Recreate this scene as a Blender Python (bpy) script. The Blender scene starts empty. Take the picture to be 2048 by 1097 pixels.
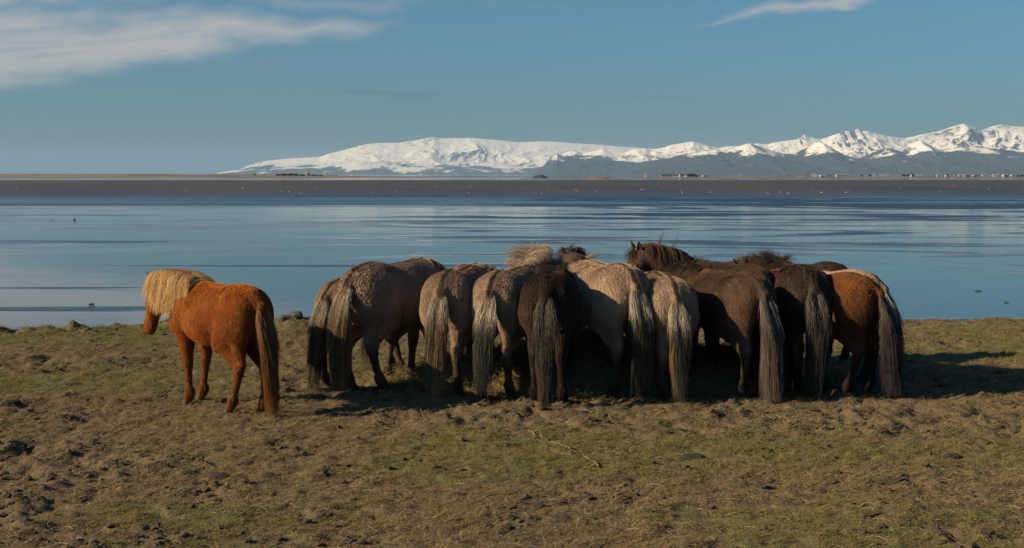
import bpy, math, random
import numpy as np
from math import radians as R

# ------------------------------------------------------------------ camera, sky, sun, exposure
sc = bpy.context.scene
F = 2844.0          # focal length in pixels of a 2048 wide frame (50 mm)
CH = 2.35           # camera height above the field
HV = 350.0          # row of the horizon
HAZE_DENSITY = 3.4e-5; HAZE_COL = (0.38, 0.60, 0.84)
SUN_AZ, SUN_EL = 197.0, 25.0     # direction towards the sun, degrees from +X, and its height
col = bpy.data.collections.new("scene_objects"); sc.collection.children.link(col)

cam_d = bpy.data.cameras.new("camera"); cam = bpy.data.objects.new("camera", cam_d); col.objects.link(cam)
cam_d.sensor_width = 36.0; cam_d.lens = 36.0 * F / 2048.0
cam_d.shift_y = -(548.5 - HV) / 2048.0
cam_d.clip_start = 0.1; cam_d.clip_end = 200000.0
cam.location = (0, 0, CH); cam.rotation_euler = (R(90), 0, 0)
sc.camera = cam

world = bpy.data.worlds.new("World"); sc.world = world; world.use_nodes = True
SKY_STRENGTH = 0.0575; SKY_TINT = (0.365, 0.725, 0.95); CLOUD = (5.4, 5.2, 5.0)
sun_d = bpy.data.lights.new("sun", 'SUN'); sun_d.energy = 5.0; sun_d.angle = R(0.5); sun_d.color = (1.0, 0.79, 0.53)
sun = bpy.data.objects.new("sun", sun_d); col.objects.link(sun)
sun.rotation_euler = (R(90 - SUN_EL), 0, R(SUN_AZ + 90))
vs = sc.view_settings
vs.view_transform = 'Standard'; vs.look = 'None'; vs.gamma = 1.0; vs.use_curve_mapping = False; vs.exposure = 0.70
sc.render.engine = 'CYCLES'
cy = sc.cycles
cy.use_denoising = True
cy.max_bounces = 6; cy.diffuse_bounces = 3; cy.glossy_bounces = 3; cy.transmission_bounces = 3; cy.transparent_max_bounces = 6; cy.volume_bounces = 0
cy.use_adaptive_sampling = True; cy.adaptive_threshold = 0.01
try: sc.cycles_curves.shape = 'RIBBONS'; sc.cycles_curves.subdivisions = 2
except Exception: pass

# ------------------------------------------------------------------ node helpers
class NT:
    def __init__(s, tree): s.t = tree; s.n = tree.nodes; s.l = tree.links
    def new(s, typ, **kw):
        n = s.n.new(typ)
        for k, v in kw.items():
            if k == 'ins':
                for kk, vv in v.items(): s.put(n.inputs[kk], vv)
            else: setattr(n, k, v)
        return n
    def put(s, sock, v):
        if hasattr(v, 'is_output'): s.l.new(v, sock)
        else:
            if isinstance(v, tuple) and len(v) == 3 and sock.type == 'RGBA': v = v + (1.0,)
            sock.default_value = v
    def m(s, op, a, b=0.0, c=0.0, clamp=False):
        n = s.new('ShaderNodeMath', operation=op); n.use_clamp = clamp
        for i, v in enumerate((a, b, c)): s.put(n.inputs[i], v)
        return n.outputs[0]
    def mix(s, f, a, b, blend='MIX'):
        n = s.new('ShaderNodeMix', data_type='RGBA', blend_type=blend); n.clamp_factor = True
        s.put(n.inputs[0], f); s.put(n.inputs[6], a); s.put(n.inputs[7], b)
        return n.outputs[2]
    def sm(s, x, lo, hi):          # smooth ramp of a value
        n = s.new('ShaderNodeMapRange', interpolation_type='SMOOTHSTEP')
        s.put(n.inputs[0], x); s.put(n.inputs[1], lo); s.put(n.inputs[2], hi)
        return n.outputs[0]
    def noise(s, vec, scale, detail=3.0, rough=0.55, dist=0.0):
        n = s.new('ShaderNodeTexNoise'); s.put(n.inputs['Scale'], scale); s.put(n.inputs['Detail'], detail)
        s.put(n.inputs['Roughness'], rough); s.put(n.inputs['Distortion'], dist)
        if vec is not None: s.l.new(vec, n.inputs['Vector'])
        return n.outputs['Fac']
    def xyz(s, vec):
        n = s.new('ShaderNodeSeparateXYZ'); s.l.new(vec, n.inputs[0]); return n.outputs
    def comb(s, x, y, z):
        n = s.new('ShaderNodeCombineXYZ')
        for i, v in enumerate((x, y, z)): s.put(n.inputs[i], v)
        return n.outputs[0]

def material(name):
    m = bpy.data.materials.new(name); m.use_nodes = True
    nt = NT(m.node_tree); b = nt.n['Principled BSDF']
    return m, nt, b

def plain(name, c, rough=0.8, var=0.25, scale=6.0, spec=0.3):
    m, nt, b = material(name)
    geo = nt.new('ShaderNodeTexCoord').outputs['Object']
    f = nt.noise(geo, scale, 4)
    nt.put(b.inputs['Base Color'], nt.mix(f, tuple(x * (1 - var) for x in c), tuple(min(1, x * (1 + var)) for x in c)))
    b.inputs['Roughness'].default_value = rough; b.inputs['Specular IOR Level'].default_value = spec
    return m

# ------------------------------------------------------------------ sky with cirrus
def build_sky():
    nt = NT(world.node_tree); nt.n.clear()
    out = nt.new('ShaderNodeOutputWorld'); bg = nt.new('ShaderNodeBackground')
    sky = nt.new('ShaderNodeTexSky', sky_type='NISHITA'); sky.sun_disc = False
    sky.sun_elevation = R(SUN_EL); sky.sun_rotation = R(90 - SUN_AZ)
    sky.altitude = 0; sky.air_density = 1.0; sky.dust_density = 1.4; sky.ozone_density = 2.4
    x, y, z = nt.xyz(nt.new('ShaderNodeTexCoord').outputs['Generated'])
    az = nt.m('DIVIDE', nt.m('ARCTAN2', x, y), 0.3435)        # bearing, 1 = 19.7 degrees right of north
    el = nt.m('DIVIDE', z, 0.1222)                            # height, 1 = 7 degrees
    wob = nt.noise(nt.comb(nt.m('MULTIPLY', az, 3.2), nt.m('MULTIPLY', el, 2.6), 0.3), 1.0, 4, 0.60)
    fib = nt.noise(nt.comb(nt.m('MULTIPLY_ADD', el, 1.6, nt.m('MULTIPLY', az, 1.3)), nt.m('MULTIPLY_ADD', az, -3.2, nt.m('MULTIPLY', el, 10.0)), 1.7), 1.0, 4, 0.68)
    ew = nt.m('ADD', el, nt.m('MULTIPLY_ADD', wob, 0.44, -0.22))
    def band(a0, e0, a1, e1, w0, w1, soft, amt, ends=0.12, ew=ew):
        k = (e1 - e0) / (a1 - a0)
        dist = nt.m('ABSOLUTE', nt.m('SUBTRACT', ew, nt.m('MULTIPLY_ADD', az, k, e0 - k * a0)))
        kw = (w1 - w0) / (a1 - a0)
        v = nt.sm(nt.m('SUBTRACT', nt.m('MULTIPLY_ADD', az, kw, w0 - kw * a0), dist), -soft, soft)
        rg = nt.m('MINIMUM', nt.m('SUBTRACT', az, a0), nt.m('SUBTRACT', a1, az))
        return nt.m('MULTIPLY', v, nt.m('MULTIPLY', nt.m('MULTIPLY_ADD', rg, 1 / ends, 0.5, clamp=True), amt))
    S = [(-1.9, 0.50, -0.26, 0.88, 0.36, 0.0, 0.09, 1.0), (-1.9, 1.02, -0.66, 1.04, 0.32, 0.02, 0.11, 0.9, 0.2),
         (-0.55, 1.02, -0.02, 1.03, 0.02, 0.02, 0.07, 0.45), (0.38, 0.87, 0.78, 1.03, -0.005, 0.06, 0.040, 0.95, 0.08)]
    c = None
    for s_ in S:
        v = band(*s_); c = v if c is None else nt.m('MAXIMUM', c, v)
    c = nt.m('MULTIPLY', c, nt.m('MULTIPLY_ADD', nt.sm(fib, 0.30, 0.62), 0.45, 0.55), clamp=True)
    el2 = nt.m('ADD', el, nt.m('MULTIPLY_ADD', wob, 0.10, -0.05))
    dk = nt.m('MAXIMUM', band(-0.36, 0.475, -0.165, 0.460, 0.004, 0.012, 0.018, 0.75, 0.05, el2), band(0.22, 0.445, 0.36, 0.435, 0.0, 0.006, 0.018, 0.5, 0.05, el2))          # thin darker wisp
    base = nt.mix(1.0, sky.outputs[0], SKY_TINT, 'MULTIPLY')
    cc = nt.mix(nt.m('MULTIPLY', c, 0.95), base, CLOUD)
    cc = nt.mix(dk, cc, nt.mix(1.0, base, (0.52, 0.55, 0.64), 'MULTIPLY'))
    nt.l.new(cc, bg.inputs[0]); bg.inputs[1].default_value = SKY_STRENGTH
    nt.l.new(bg.outputs[0], out.inputs[0])
    try: world.cycles.sampling_method = 'MANUAL'; world.cycles.sample_map_resolution = 512
    except Exception: pass
build_sky()

# ------------------------------------------------------------------ numeric helpers
rng = np.random.default_rng(7)
_tab = np.random.default_rng(99).random(65536)
def vnoise(p, seed=0):
    p = np.asarray(p, float); i = np.floor(p).astype(np.int64); f = p - i; f = f * f * (3 - 2 * f)
    k = p.shape[-1]; res = 0.0
    P_ = (73856093, 19349663, 83492791)
    for c in range(1 << k):
        h = np.full(p.shape[:-1], seed * 7919 + 17, np.int64); w = 1.0
        for a in range(k):
            b = (c >> a) & 1
            h = h ^ ((i[..., a] + b) * P_[a]); w = w * (f[..., a] if b else 1 - f[..., a])
        h = (h ^ (h >> 13)) * 1274126177
        res = res + w * _tab[(h ^ (h >> 16)) & 65535]
    return res
def fbm(p, octv=4, seed=0, gain=0.5, lac=2.03):
    p = np.asarray(p, float); a = 1.0; s = 0; t = 0
    for o in range(octv):
        s = s + a * vnoise(p, seed + o * 31); t += a; a *= gain; p = p * lac
    return s / t
def ridged(p, octv=5, seed=0):
    p = np.asarray(p, float); a = 1.0; s = 0; t = 0
    for o in range(octv):
        n = 1 - np.abs(2 * vnoise(p, seed + o * 31) - 1); s = s + a * n * n; t += a; a *= 0.5; p = p * 2.03
    return s / t
def sstep(x, a, b):
    t = np.clip((x - a) / (b - a), 0, 1); return t * t * (3 - 2 * t)

def tag(o, label=None, cat=None, group=None, kind=None):
    if label: o['label'] = label
    if cat: o['category'] = cat
    if group: o['group'] = group
    if kind: o['kind'] = kind
    return o
def link(name, data, mat=None, parent=None, loc=None):
    o = bpy.data.objects.new(name, data); col.objects.link(o)
    if mat is not None and data is not None and not len(data.materials): data.materials.append(mat)
    if parent is not None: o.parent = parent
    if loc is not None: o.location = loc
    return o
def mesh_np(name, V, Fq, smooth=True):
    me = bpy.data.meshes.new(name); V = np.asarray(V, np.float32); Fq = np.asarray(Fq, np.int32)
    k = Fq.shape[1]
    me.vertices.add(len(V)); me.vertices.foreach_set('co', V.ravel())
    me.loops.add(Fq.size); me.loops.foreach_set('vertex_index', Fq.ravel())
    me.polygons.add(len(Fq)); me.polygons.foreach_set('loop_start', np.arange(0, Fq.size, k, dtype=np.int32))
    me.polygons.foreach_set('use_smooth', np.full(len(Fq), smooth))
    me.update(calc_edges=True); return me
def mesh_py(name, V, Fs, smooth=False):
    me = bpy.data.meshes.new(name); me.from_pydata([tuple(map(float, v)) for v in V], [], Fs)
    if smooth: me.polygons.foreach_set('use_smooth', [True] * len(me.polygons))
    me.update(); return me
def grid_mesh(name, X, Y, Z, smooth=True):
    n, m = X.shape
    idx = np.arange(n * m).reshape(n, m)
    Fq = np.stack([idx[:-1, :-1], idx[:-1, 1:], idx[1:, 1:], idx[1:, :-1]], -1).reshape(-1, 4)
    return mesh_np(name, np.stack([X, Y, Z], -1).reshape(-1, 3), Fq, smooth)
def vcol(me, name, C):
    a = me.attributes.new(name, 'FLOAT_COLOR', 'POINT')
    C = np.asarray(C, np.float32)
    if C.shape[1] == 3: C = np.concatenate([C, np.ones((len(C), 1), np.float32)], 1)
    a.data.foreach_set('color', C.ravel())
def strands(name, pts, rad, C, mat, parent=None):
    """pts (N,K,3) strand points, rad (N,) or (N,K) radii, C (N,3) or (N,K,3) colours"""
    N, K = pts.shape[:2]
    hc = bpy.data.hair_curves.new(name); hc.add_curves([K] * N)
    hc.attributes['position'].data.foreach_set('vector', pts.astype(np.float32).ravel())
    rad = np.asarray(rad, np.float32)
    if rad.ndim == 1: rad = rad[:, None] * np.linspace(1, 0.35, K)[None, :]
    a = hc.attributes.get('radius') or hc.attributes.new('radius', 'FLOAT', 'POINT')
    a.data.foreach_set('value', rad.astype(np.float32).ravel())
    C = np.asarray(C, np.float32)
    if C.ndim == 2: C = np.repeat(C[:, None, :], K, 1)
    C = np.concatenate([C, np.ones(C.shape[:2] + (1,), np.float32)], 2)
    a = hc.attributes.new('col', 'FLOAT_COLOR', 'POINT'); a.data.foreach_set('color', C.ravel())
    return link(name, hc, mat, parent)

def at(u, v):       # the point of the field seen at pixel (u, v) of the 2048 wide photograph
    D = CH * F / (v - HV); return (u - 1024) * D / F, D
def hz(v, D):       # height of what is seen at row v at distance D
    return CH - (v - HV) * D / F

# ------------------------------------------------------------------ water, mudflat, far land
WZ = -0.45
def build_water():
    m, nt, b = material('lagoon_water')
    g = nt.new('ShaderNodeNewGeometry').outputs['Position']
    x, y, z = nt.xyz(g)
    def st(sx, sy, off, scale=1.0, det=4, rough=0.55, dist=0.0):
        return nt.noise(nt.comb(nt.m('MULTIPLY_ADD', x, sx, off), nt.m('MULTIPLY_ADD', y, sy, off * 1.7), off), scale, det, rough, dist)
    # wind-ruffled patches: long streaks lying across the view, a broad belt far out
    belt = nt.m('MULTIPLY', nt.sm(nt.m('ADD', y, nt.m('MULTIPLY', st(0.012, 0.05, 4.1), 40.0)), 138.0, 152.0),
                nt.m('SUBTRACT', 1.0, nt.sm(y, 700.0, 800.0)))
    far = nt.sm(y, 32.0, 75.0)
    belt = nt.m('MULTIPLY', belt, nt.m('MULTIPLY_ADD', nt.sm(st(0.010, 0.16, 8.3, 1.0, 3), 0.40, 0.60), 0.55, 0.35))
    p1 = nt.sm(st(0.042, 0.080, 11.3, 1.0, 5, 0.60, 0.8), 0.49, 0.56)
    p2 = nt.sm(st(0.10, 0.30, 25.1, 1.0, 4, 0.55, 0.4), 0.60, 0.66)
    p3 = nt.sm(st(0.05, 0.55, 3.7, 1.0, 3, 0.5), 0.62, 0.68)
    right = nt.m('MULTIPLY_ADD', nt.sm(nt.m('DIVIDE', x, y), -0.14, 0.06), 0.88, 0.12)
    pat = nt.m('MAXIMUM', nt.m('MULTIPLY', nt.m('MAXIMUM', p1, nt.m('MULTIPLY', p2, 0.7)), nt.m('MULTIPLY', far, right)), nt.m('MULTIPLY', p3, 0.55))
    ruf = nt.m('MAXIMUM', belt, pat)
    h1 = nt.noise(nt.comb(nt.m('MULTIPLY', x, 1.6), nt.m('MULTIPLY', y, 2.2), 0.0), 2.2, 4, 0.6)
    h2 = nt.noise(nt.comb(nt.m('MULTIPLY', x, 0.25), nt.m('MULTIPLY', y, 0.5), 7.0), 1.0, 3, 0.5)
    hgt = nt.m('ADD', nt.m('MULTIPLY', h1, nt.m('MULTIPLY_ADD', ruf, 0.16, nt.m('MULTIPLY_ADD', nt.sm(y, 40.0, 130.0), 0.006, 0.0014))), nt.m('MULTIPLY', h2, 0.006))
    bump = nt.new('ShaderNodeBump', ins={'Strength': 1.0, 'Distance': 1.0, 'Height': hgt})
    nt.l.new(bump.outputs[0], b.inputs['Normal'])
    b.inputs['Base Color'].default_value = (0.018, 0.026, 0.030, 1)
    nt.put(b.inputs['Roughness'], nt.m('MULTIPLY_ADD', ruf, 0.31, 0.035))
    b.inputs['IOR'].default_value = 1.33
    W = 60000.0
    me = mesh_py('lagoon_water', [(-W, 18, WZ), (W, 18, WZ), (W, W, WZ), (-W, W, WZ)], [(0, 1, 2, 3)])
    tag(link('lagoon_water', me, m), kind='structure')
    # mudflat far out in the lagoon
    ys = np.concatenate([np.linspace(168, 215, 60), np.linspace(217, 760, 120)]); xs = np.linspace(-420, 420, 420)
    X, Y = np.meshgrid(xs, ys)
    # grid follows the widening view
    X = X * (0.25 + Y / 500)
    e0 = 183 + 14 * fbm(np.stack([X * 0.02, Y * 0.01], -1), 4, 3) - 7 - 0.03 * X
    e1 = 700 + 60 * fbm(np.stack([X * 0.006, Y * 0], -1), 3, 8)
    body = np.minimum((Y - e0) / 26.0, (e1 - Y) / 60.0)
    Z = WZ + np.clip(body, -1, 1) * 0.05 + 0.05 * (fbm(np.stack([X * 0.05, Y * 0.03], -1), 4, 5) - 0.5)
    mm, nt, b = material('wet_mud')
    g = nt.new('ShaderNodeNewGeometry').outputs['Position']
    x, y, z = nt.xyz(g)
    f = nt.noise(nt.comb(nt.m('MULTIPLY', x, 0.03), nt.m('MULTIPLY', y, 0.012), 0.0), 1.0, 5, 0.6)
    nt.put(b.inputs['Base Color'], nt.mix(nt.sm(f, 0.35, 0.7), (0.036, 0.033, 0.030), (0.060, 0.050, 0.040)))
    nt.put(b.inputs['Roughness'], nt.m('MULTIPLY_ADD', nt.sm(y, 170.0, 330.0), 0.30, 0.42))
    b.inputs['Specular IOR Level'].default_value = 0.45
    tag(link('mudflat', grid_mesh('mudflat', X, Y, Z), mm), kind='structure')

def build_far_land():
    m, nt, b = material('far_grassland')
    g = nt.new('ShaderNodeNewGeometry').outputs['Position']
    x, y, z = nt.xyz(g)
    f = nt.noise(nt.comb(nt.m('MULTIPLY', x, 0.010), nt.m('MULTIPLY', y, 0.006), 0.0), 1.0, 5, 0.6)
    c = nt.mix(nt.sm(f, 0.35, 0.65), (0.10, 0.062, 0.036), (0.24, 0.145, 0.070))
    c = nt.mix(nt.sm(nt.noise(g, 0.03, 3), 0.58, 0.66), c, (0.045, 0.045, 0.035))
    nt.put(b.inputs['Base Color'], c); b.inputs['Roughness'].default_value = 0.95
    def land(name, u0, u1, D0, D1, vtop, vs_, seed, lumps=0.5):
        n = 360; k = 30
        us = np.linspace(u0, u1, n); s = np.linspace(0, 1, k)
        U, S = np.meshgrid(us, s); D = D0 + (D1 - D0) * S
        X = (U - 1024) / F * D; Y = D + (fbm(np.stack([U * 0.012, S * 0], -1), 4, seed) - 0.5) * (D1 - D0) * 0.25 * (1 - S)
        zt = CH - (np.interp(U, vtop, vs_) - HV) * D1 / F
        ends = np.clip(np.minimum(U - u0, u1 - U) / 60.0, 0, 1) ** 0.7
        Z = (WZ - 0.3) + (zt - WZ + 0.3) * sstep(S, -0.05, 1.0) * ends + lumps * (fbm(np.stack([X * 0.02, Y * 0.02], -1), 4, seed + 3) - 0.5) * np.sqrt(S)
        # a back slope so that it is solid from behind
        Xb, Yb, Zb = X[-1:] * 1.05, Y[-1:] + 80, Z[-1:] * 0 + WZ - 1.0
        tag(link(name, grid_mesh(name, np.vstack([X, Xb]), np.vstack([Y, Yb]), np.vstack([Z, Zb])), m), kind='structure')
    land('far_shore_land', -420, 900, 1040, 1900, [-400, 0, 300, 620, 700, 900], [347.6, 347.8, 348.5, 350.0, 351.5, 353.8], 2)
    land('far_town_land', 1215, 2450, 1060, 1800, [1215, 1280, 1400, 1560, 1700, 1800, 1900, 2450], [355.0, 353.0, 353.0, 352.4, 353.2, 351.6, 352.4, 352.0], 5)
    land('far_sand_spit', 780, 1300, 1500, 1900, [780, 1000, 1300], [353.2, 352.8, 353.4], 9, 0.2)
    def islet(name, u, v, w, h, D, mat, seed, label):
        n = 40; k = 12; x0 = (u - 1024) / F * D; wx = w / F * D / 2
        gx, gy = np.meshgrid(np.linspace(-1.1, 1.1, n), np.linspace(-1.1, 1.1, k))
        zz = (h / F * D) * np.clip(1 - gx ** 2 - gy ** 2, -0.2, 1) ** 1 * (0.6 + 0.8 * fbm(np.stack([gx * 5 + seed, gy * 2], -1), 3, seed))
        zz = np.where(gx ** 2 + gy ** 2 > 1, -0.3, zz)
        tag(link(name, grid_mesh(name, x0 + gx * wx, D + gy * wx * 0.9, WZ + zz), mat), label, 'islet')
    islet('islet', 1197, 357, 50, 4.6, 1090, m, 3, 'low orange brown islet alone off the spit in the lagoon')
    islet('islet', 1080, 353, 34, 5.5, 1350, plain('islet_rock', (0.05, 0.045, 0.035), 0.9, 0.4, 0.2), 6, 'small dark rocky islet below the big white glacier')

# ------------------------------------------------------------------ mountains
def snow_material(name, lo, hi, rock, nsc, ramp=0.12, slope=(0.45, 0.62)):
    m, nt, b = material(name)
    geo = nt.new('ShaderNodeNewGeometry'); g = geo.outputs['Position']
    x, y, z = nt.xyz(g); nz = nt.xyz(geo.outputs['Normal'])[2]
    n1 = nt.noise(g, nsc, 6, 0.62); n2 = nt.noise(nt.comb(x, y, nt.m('MULTIPLY', z, 3.0)), nsc * 5.0, 4, 0.6)
    zz = nt.m('ADD', nt.m('DIVIDE', nt.m('SUBTRACT', z, lo), hi - lo), nt.m('ADD', nt.m('MULTIPLY_ADD', n1, 2.0, -1.0), nt.m('MULTIPLY_ADD', n2, 0.55, -0.275)))
    f = nt.sm(zz, 0.5 - ramp, 0.5 + ramp)
    st = nt.sm(nt.m('ADD', nz, nt.m('MULTIPLY_ADD', n2, 0.42, -0.21)), slope[0], slope[1])
    f = nt.m('MULTIPLY', f, st)
    r = nt.mix(n2, tuple(c * 0.75 for c in rock), tuple(c * 1.3 for c in rock))
    nt.put(b.inputs['Base Color'], nt.mix(f, r, (0.82, 0.76, 0.66)))
    b.inputs['Roughness'].default_value = 0.9; b.inputs['Specular IOR Level'].default_value = 0.1
    return m
def mountain(name, pts, Dr, Df, Db, mat, seed, spur=0.5, freq=1.0, conc=1.25, nx=700, ns=90, jag=0.0, fine_amp=0.16):
    pts = np.array(pts, float)
    us = np.linspace(pts[0, 0], pts[-1, 0], nx)
    vv = np.interp(us, pts[:, 0], pts[:, 1])
    zr = np.maximum((HV + 4 - vv) / F * Dr, 2.0)
    x = (us - 1024) / F * Dr
    zr = zr * (1 + jag * (fbm(np.stack([x * 0.004, x * 0], -1), 4, seed + 9) - 0.5))
    s = np.concatenate([np.linspace(0, 1, ns), np.linspace(1, 1.6, 20)[1:]])
    S, X = np.meshgrid(s, x, indexing='ij'); ZR = np.broadcast_to(zr, S.shape)
    # warp so that spurs run down from the ridge at slants
    L = (Dr - Df)
    wx = (fbm(np.stack([X * freq * 0.0005, S * 2.0], -1), 3, seed) - 0.5) * 1800 / freq
    rd = ridged(np.stack([(X + wx) * freq * 0.0009, S * L * freq * 0.00045], -1), 6, seed + 4)
    fr = np.clip(S, 0, 1)
    prof = fr ** conc
    bell = 4 * fr * (1 - fr)
    ZRs = ZR
    # the ridge line is felt less and less further down the slope
    k = np.ones(41) / 41; zs = np.convolve(np.pad(zr, 20, mode='edge'), k, 'valid')
    ZRs = ZR * fr + zs[None, :] * (1 - fr)
    Z = ZRs * prof * (1 - spur * bell * (1 - rd) * 1.1) - (1 - fr) * 8
    fine = ridged(np.stack([X * freq * 0.0032, S * L * freq * 0.0025], -1), 5, seed + 14) - 0.4
    Z = Z + fine * ZR * fine_amp * np.clip(bell + 0.15, 0, 1) * (S < 0.985)
    back = S > 1
    Z = np.where(back, ZR * (1 - (S - 1) / 0.6 * 1.02) , Z)
    Y = Df + S * L; Y = np.where(back, Dr + (S - 1) / 0.6 * (Db - Dr), Y)
    ob = link(name, grid_mesh(name, X, Y, Z), mat); tag(ob, kind='structure'); return ob

def build_mountains():
    rock = (0.038, 0.043, 0.053)
    A = snow_material('glacier_snow', -70, 330, rock, 0.0016, 0.10, (0.70, 0.90))
    mountain('glacier_massif', [(440, 352), (470, 347), (500, 333), (540, 325), (580, 321), (640, 318), (660, 311), (690, 304), (730, 293), (760, 290), (800, 289.5), (830, 285),
              (850, 281), (868, 278.5), (882, 281), (900, 280.5), (950, 280.5), (1000, 285), (1040, 289), (1080, 287), (1110, 287.5), (1150, 291), (1200, 294), (1207, 294), (1212, 295.2), (1260, 299), (1330, 303), (1450, 306)],
             28000, 25200, 32000, A, 11, spur=0.50, freq=0.75, conc=0.75, nx=800, ns=130, fine_amp=0.06)
    B = snow_material('range_snow', 20, 430, rock, 0.0026, 0.12, (0.66, 0.88))
    mountain('snowy_range', [(1060, 356), (1085, 340), (1100, 322), (1112, 309), (1125, 312), (1140, 306), (1150, 306), (1165, 311), (1180, 308), (1205, 303), (1220, 306), (1250, 309), (1268, 303),
              (1290, 301), (1300, 304), (1330, 299), (1345, 294), (1365, 290), (1385, 286.5), (1400, 291), (1420, 297), (1440, 300), (1455, 297), (1490, 296), (1515, 291),
              (1535, 293), (1548, 289), (1580, 285), (1597, 283), (1607, 273.5), (1620, 279), (1640, 283), (1655, 279), (1668, 274), (1679, 271), (1684, 274), (1690, 266), (1699, 266),
              (1705, 271), (1708, 264), (1716, 262), (1724, 267), (1735, 267), (1745, 270), (1760, 273), (1775, 277), (1790, 279), (1812, 281), (1840, 274), (1856, 271), (1880, 266),
              (1900, 259), (1915, 254), (1928, 251), (1938, 255), (1950, 259), (1963, 264), (1970, 262), (1985, 256), (2003, 252.5), (2012, 255), (2060, 258), (2200, 262), (2400, 275), (2600, 290)],
             20000, 18000, 23000, B, 23, spur=0.60, freq=1.5, conc=0.9, nx=1100, ns=110, jag=0.03)
    Cm = snow_material('foothill_slope', 120, 400, (0.040, 0.044, 0.052), 0.0030, 0.10, (0.60, 0.85))
    mountain('dark_foothills', [(1225, 356), (1245, 345), (1265, 335), (1300, 325), (1340, 320), (1355, 315), (1385, 309), (1410, 304), (1430, 302.5), (1445, 306), (1470, 300), (1492, 292), (1502, 291), (1520, 297), (1545, 306),
              (1570, 312), (1590, 310), (1612, 300), (1630, 291), (1640, 287), (1650, 292), (1668, 303), (1690, 314), (1712, 323), (1740, 312), (1760, 303), (1773, 299), (1785, 302), (1805, 308), (1818, 296),
              (1832, 288), (1840, 285), (1848, 288), (1865, 298), (1885, 306), (1905, 302), (1940, 298), (1975, 300), (2010, 304), (2060, 310), (2200, 318), (2400, 330), (2600, 345)],
             15500, 13400, 17500, Cm, 37, spur=0.45, freq=1.5, conc=0.85, nx=1000, ns=100)
    Dm = snow_material('headland_slope', 90, 340, (0.034, 0.039, 0.048), 0.0030, 0.10, (0.60, 0.85))
    mountain('steep_headland', [(1066, 353), (1080, 343), (1092, 330), (1104, 317), (1113, 310), (1122, 315), (1150, 318), (1190, 322), (1240, 326), (1290, 330), (1340, 338), (1400, 352)],
             18000, 16900, 19500, Dm, 51, spur=0.45, freq=1.8, conc=0.7, nx=420, ns=70)

# ------------------------------------------------------------------ the field
def edge_y(x):      # where the turf ends above the water
    return 22.3 + 0.045 * x + 0.05 * np.minimum(x, 0) + 0.9 * (fbm(np.stack([x * 0.35, x * 0], -1), 3, 61) - 0.5) + 0.5 * sstep(x, -3.0, 2.0)
def soilness(x, y):
    """1 where the turf is trodden to bare soil"""
    n = fbm(np.stack([x * 0.55, y * 0.50], -1), 4, 71); n2 = fbm(np.stack([x * 2.2, y * 1.7], -1), 3, 72)
    s = sstep(n * 0.62 + n2 * 0.38, 0.50, 0.60)
    D = y
    band = np.exp(-((D - 13.7) / 0.75) ** 2) * sstep(x, -2.2, 0.2)              # trampled strip in front of the herd
    band2 = np.exp(-((D - 16.2) / 1.6) ** 2) * np.exp(-((x - 1.2) / 3.8) ** 4)  # under the herd
    band3 = np.exp(-((D - 11.6) / 1.0) ** 2) * np.exp(-((x + 3.6) / 1.8) ** 2) * 0.7
    return np.clip(s * 0.55 + 0.70 * band + 0.8 * band2 + band3 * (0.3 + n2) + 0.12, 0, 1)
def greenness(x, y):
    n = fbm(np.stack([x * 0.45 + 9, y * 0.75], -1), 4, 81)
    g = 0.10 + sstep(n, 0.46, 0.64)
    g = g + 0.22 * np.exp(-((y - 12.0) / 0.9) ** 2) * sstep(x, -0.5, 1.5) + 0.35 * np.exp(-((y - 17.2) / 0.8) ** 2) * sstep(-x, 2.0, 4.0)
    g = g + 0.35 * np.exp(-((y - 14.55) / 0.2) ** 2) * sstep(x, 1.0, 3.0)
    return np.clip(g, 0, 1)
def ground_z(x, y, fine=True):
    x = np.asarray(x, float); y = np.asarray(y, float); p = np.stack([x, y], -1)
    z = 0.08 * (fbm(p * 0.35, 3, 1) - 0.5)
    if fine:
        so = soilness(x, y)
        c = fbm(p * np.array([4.6, 3.9]), 4, 2); cl = np.clip(c - 0.52, 0, 1) * 0.22
        pit = np.clip(0.44 - c, 0, 1) * 0.24
        c2 = fbm(p * 15.0, 3, 4) - 0.5
        z = z + (cl - pit) * (0.30 + 0.70 * so) + c2 * (0.034 + 0.026 * so)
    e = edge_y(x) - y
    # tufty rim, higher on the left
    rim = np.exp(-((e - 0.30) / 0.30) ** 2) * (fbm(p * 3.5, 4, 6) - 0.38)
    z = z + np.clip(rim, 0, 1) * (0.20 + 0.16 * sstep(-x, 2.0, 5.0))
    z = z + 0.20 * np.exp(-(((x + 3.35) / 0.45) ** 2 + ((y - 22.0) / 0.6) ** 2)) * (0.6 + 0.8 * fbm(p * 4, 3, 8))
    z = np.where(e < 0, z - np.clip(-e * 1.1, 0, 1.0), z)
    return z

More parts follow.
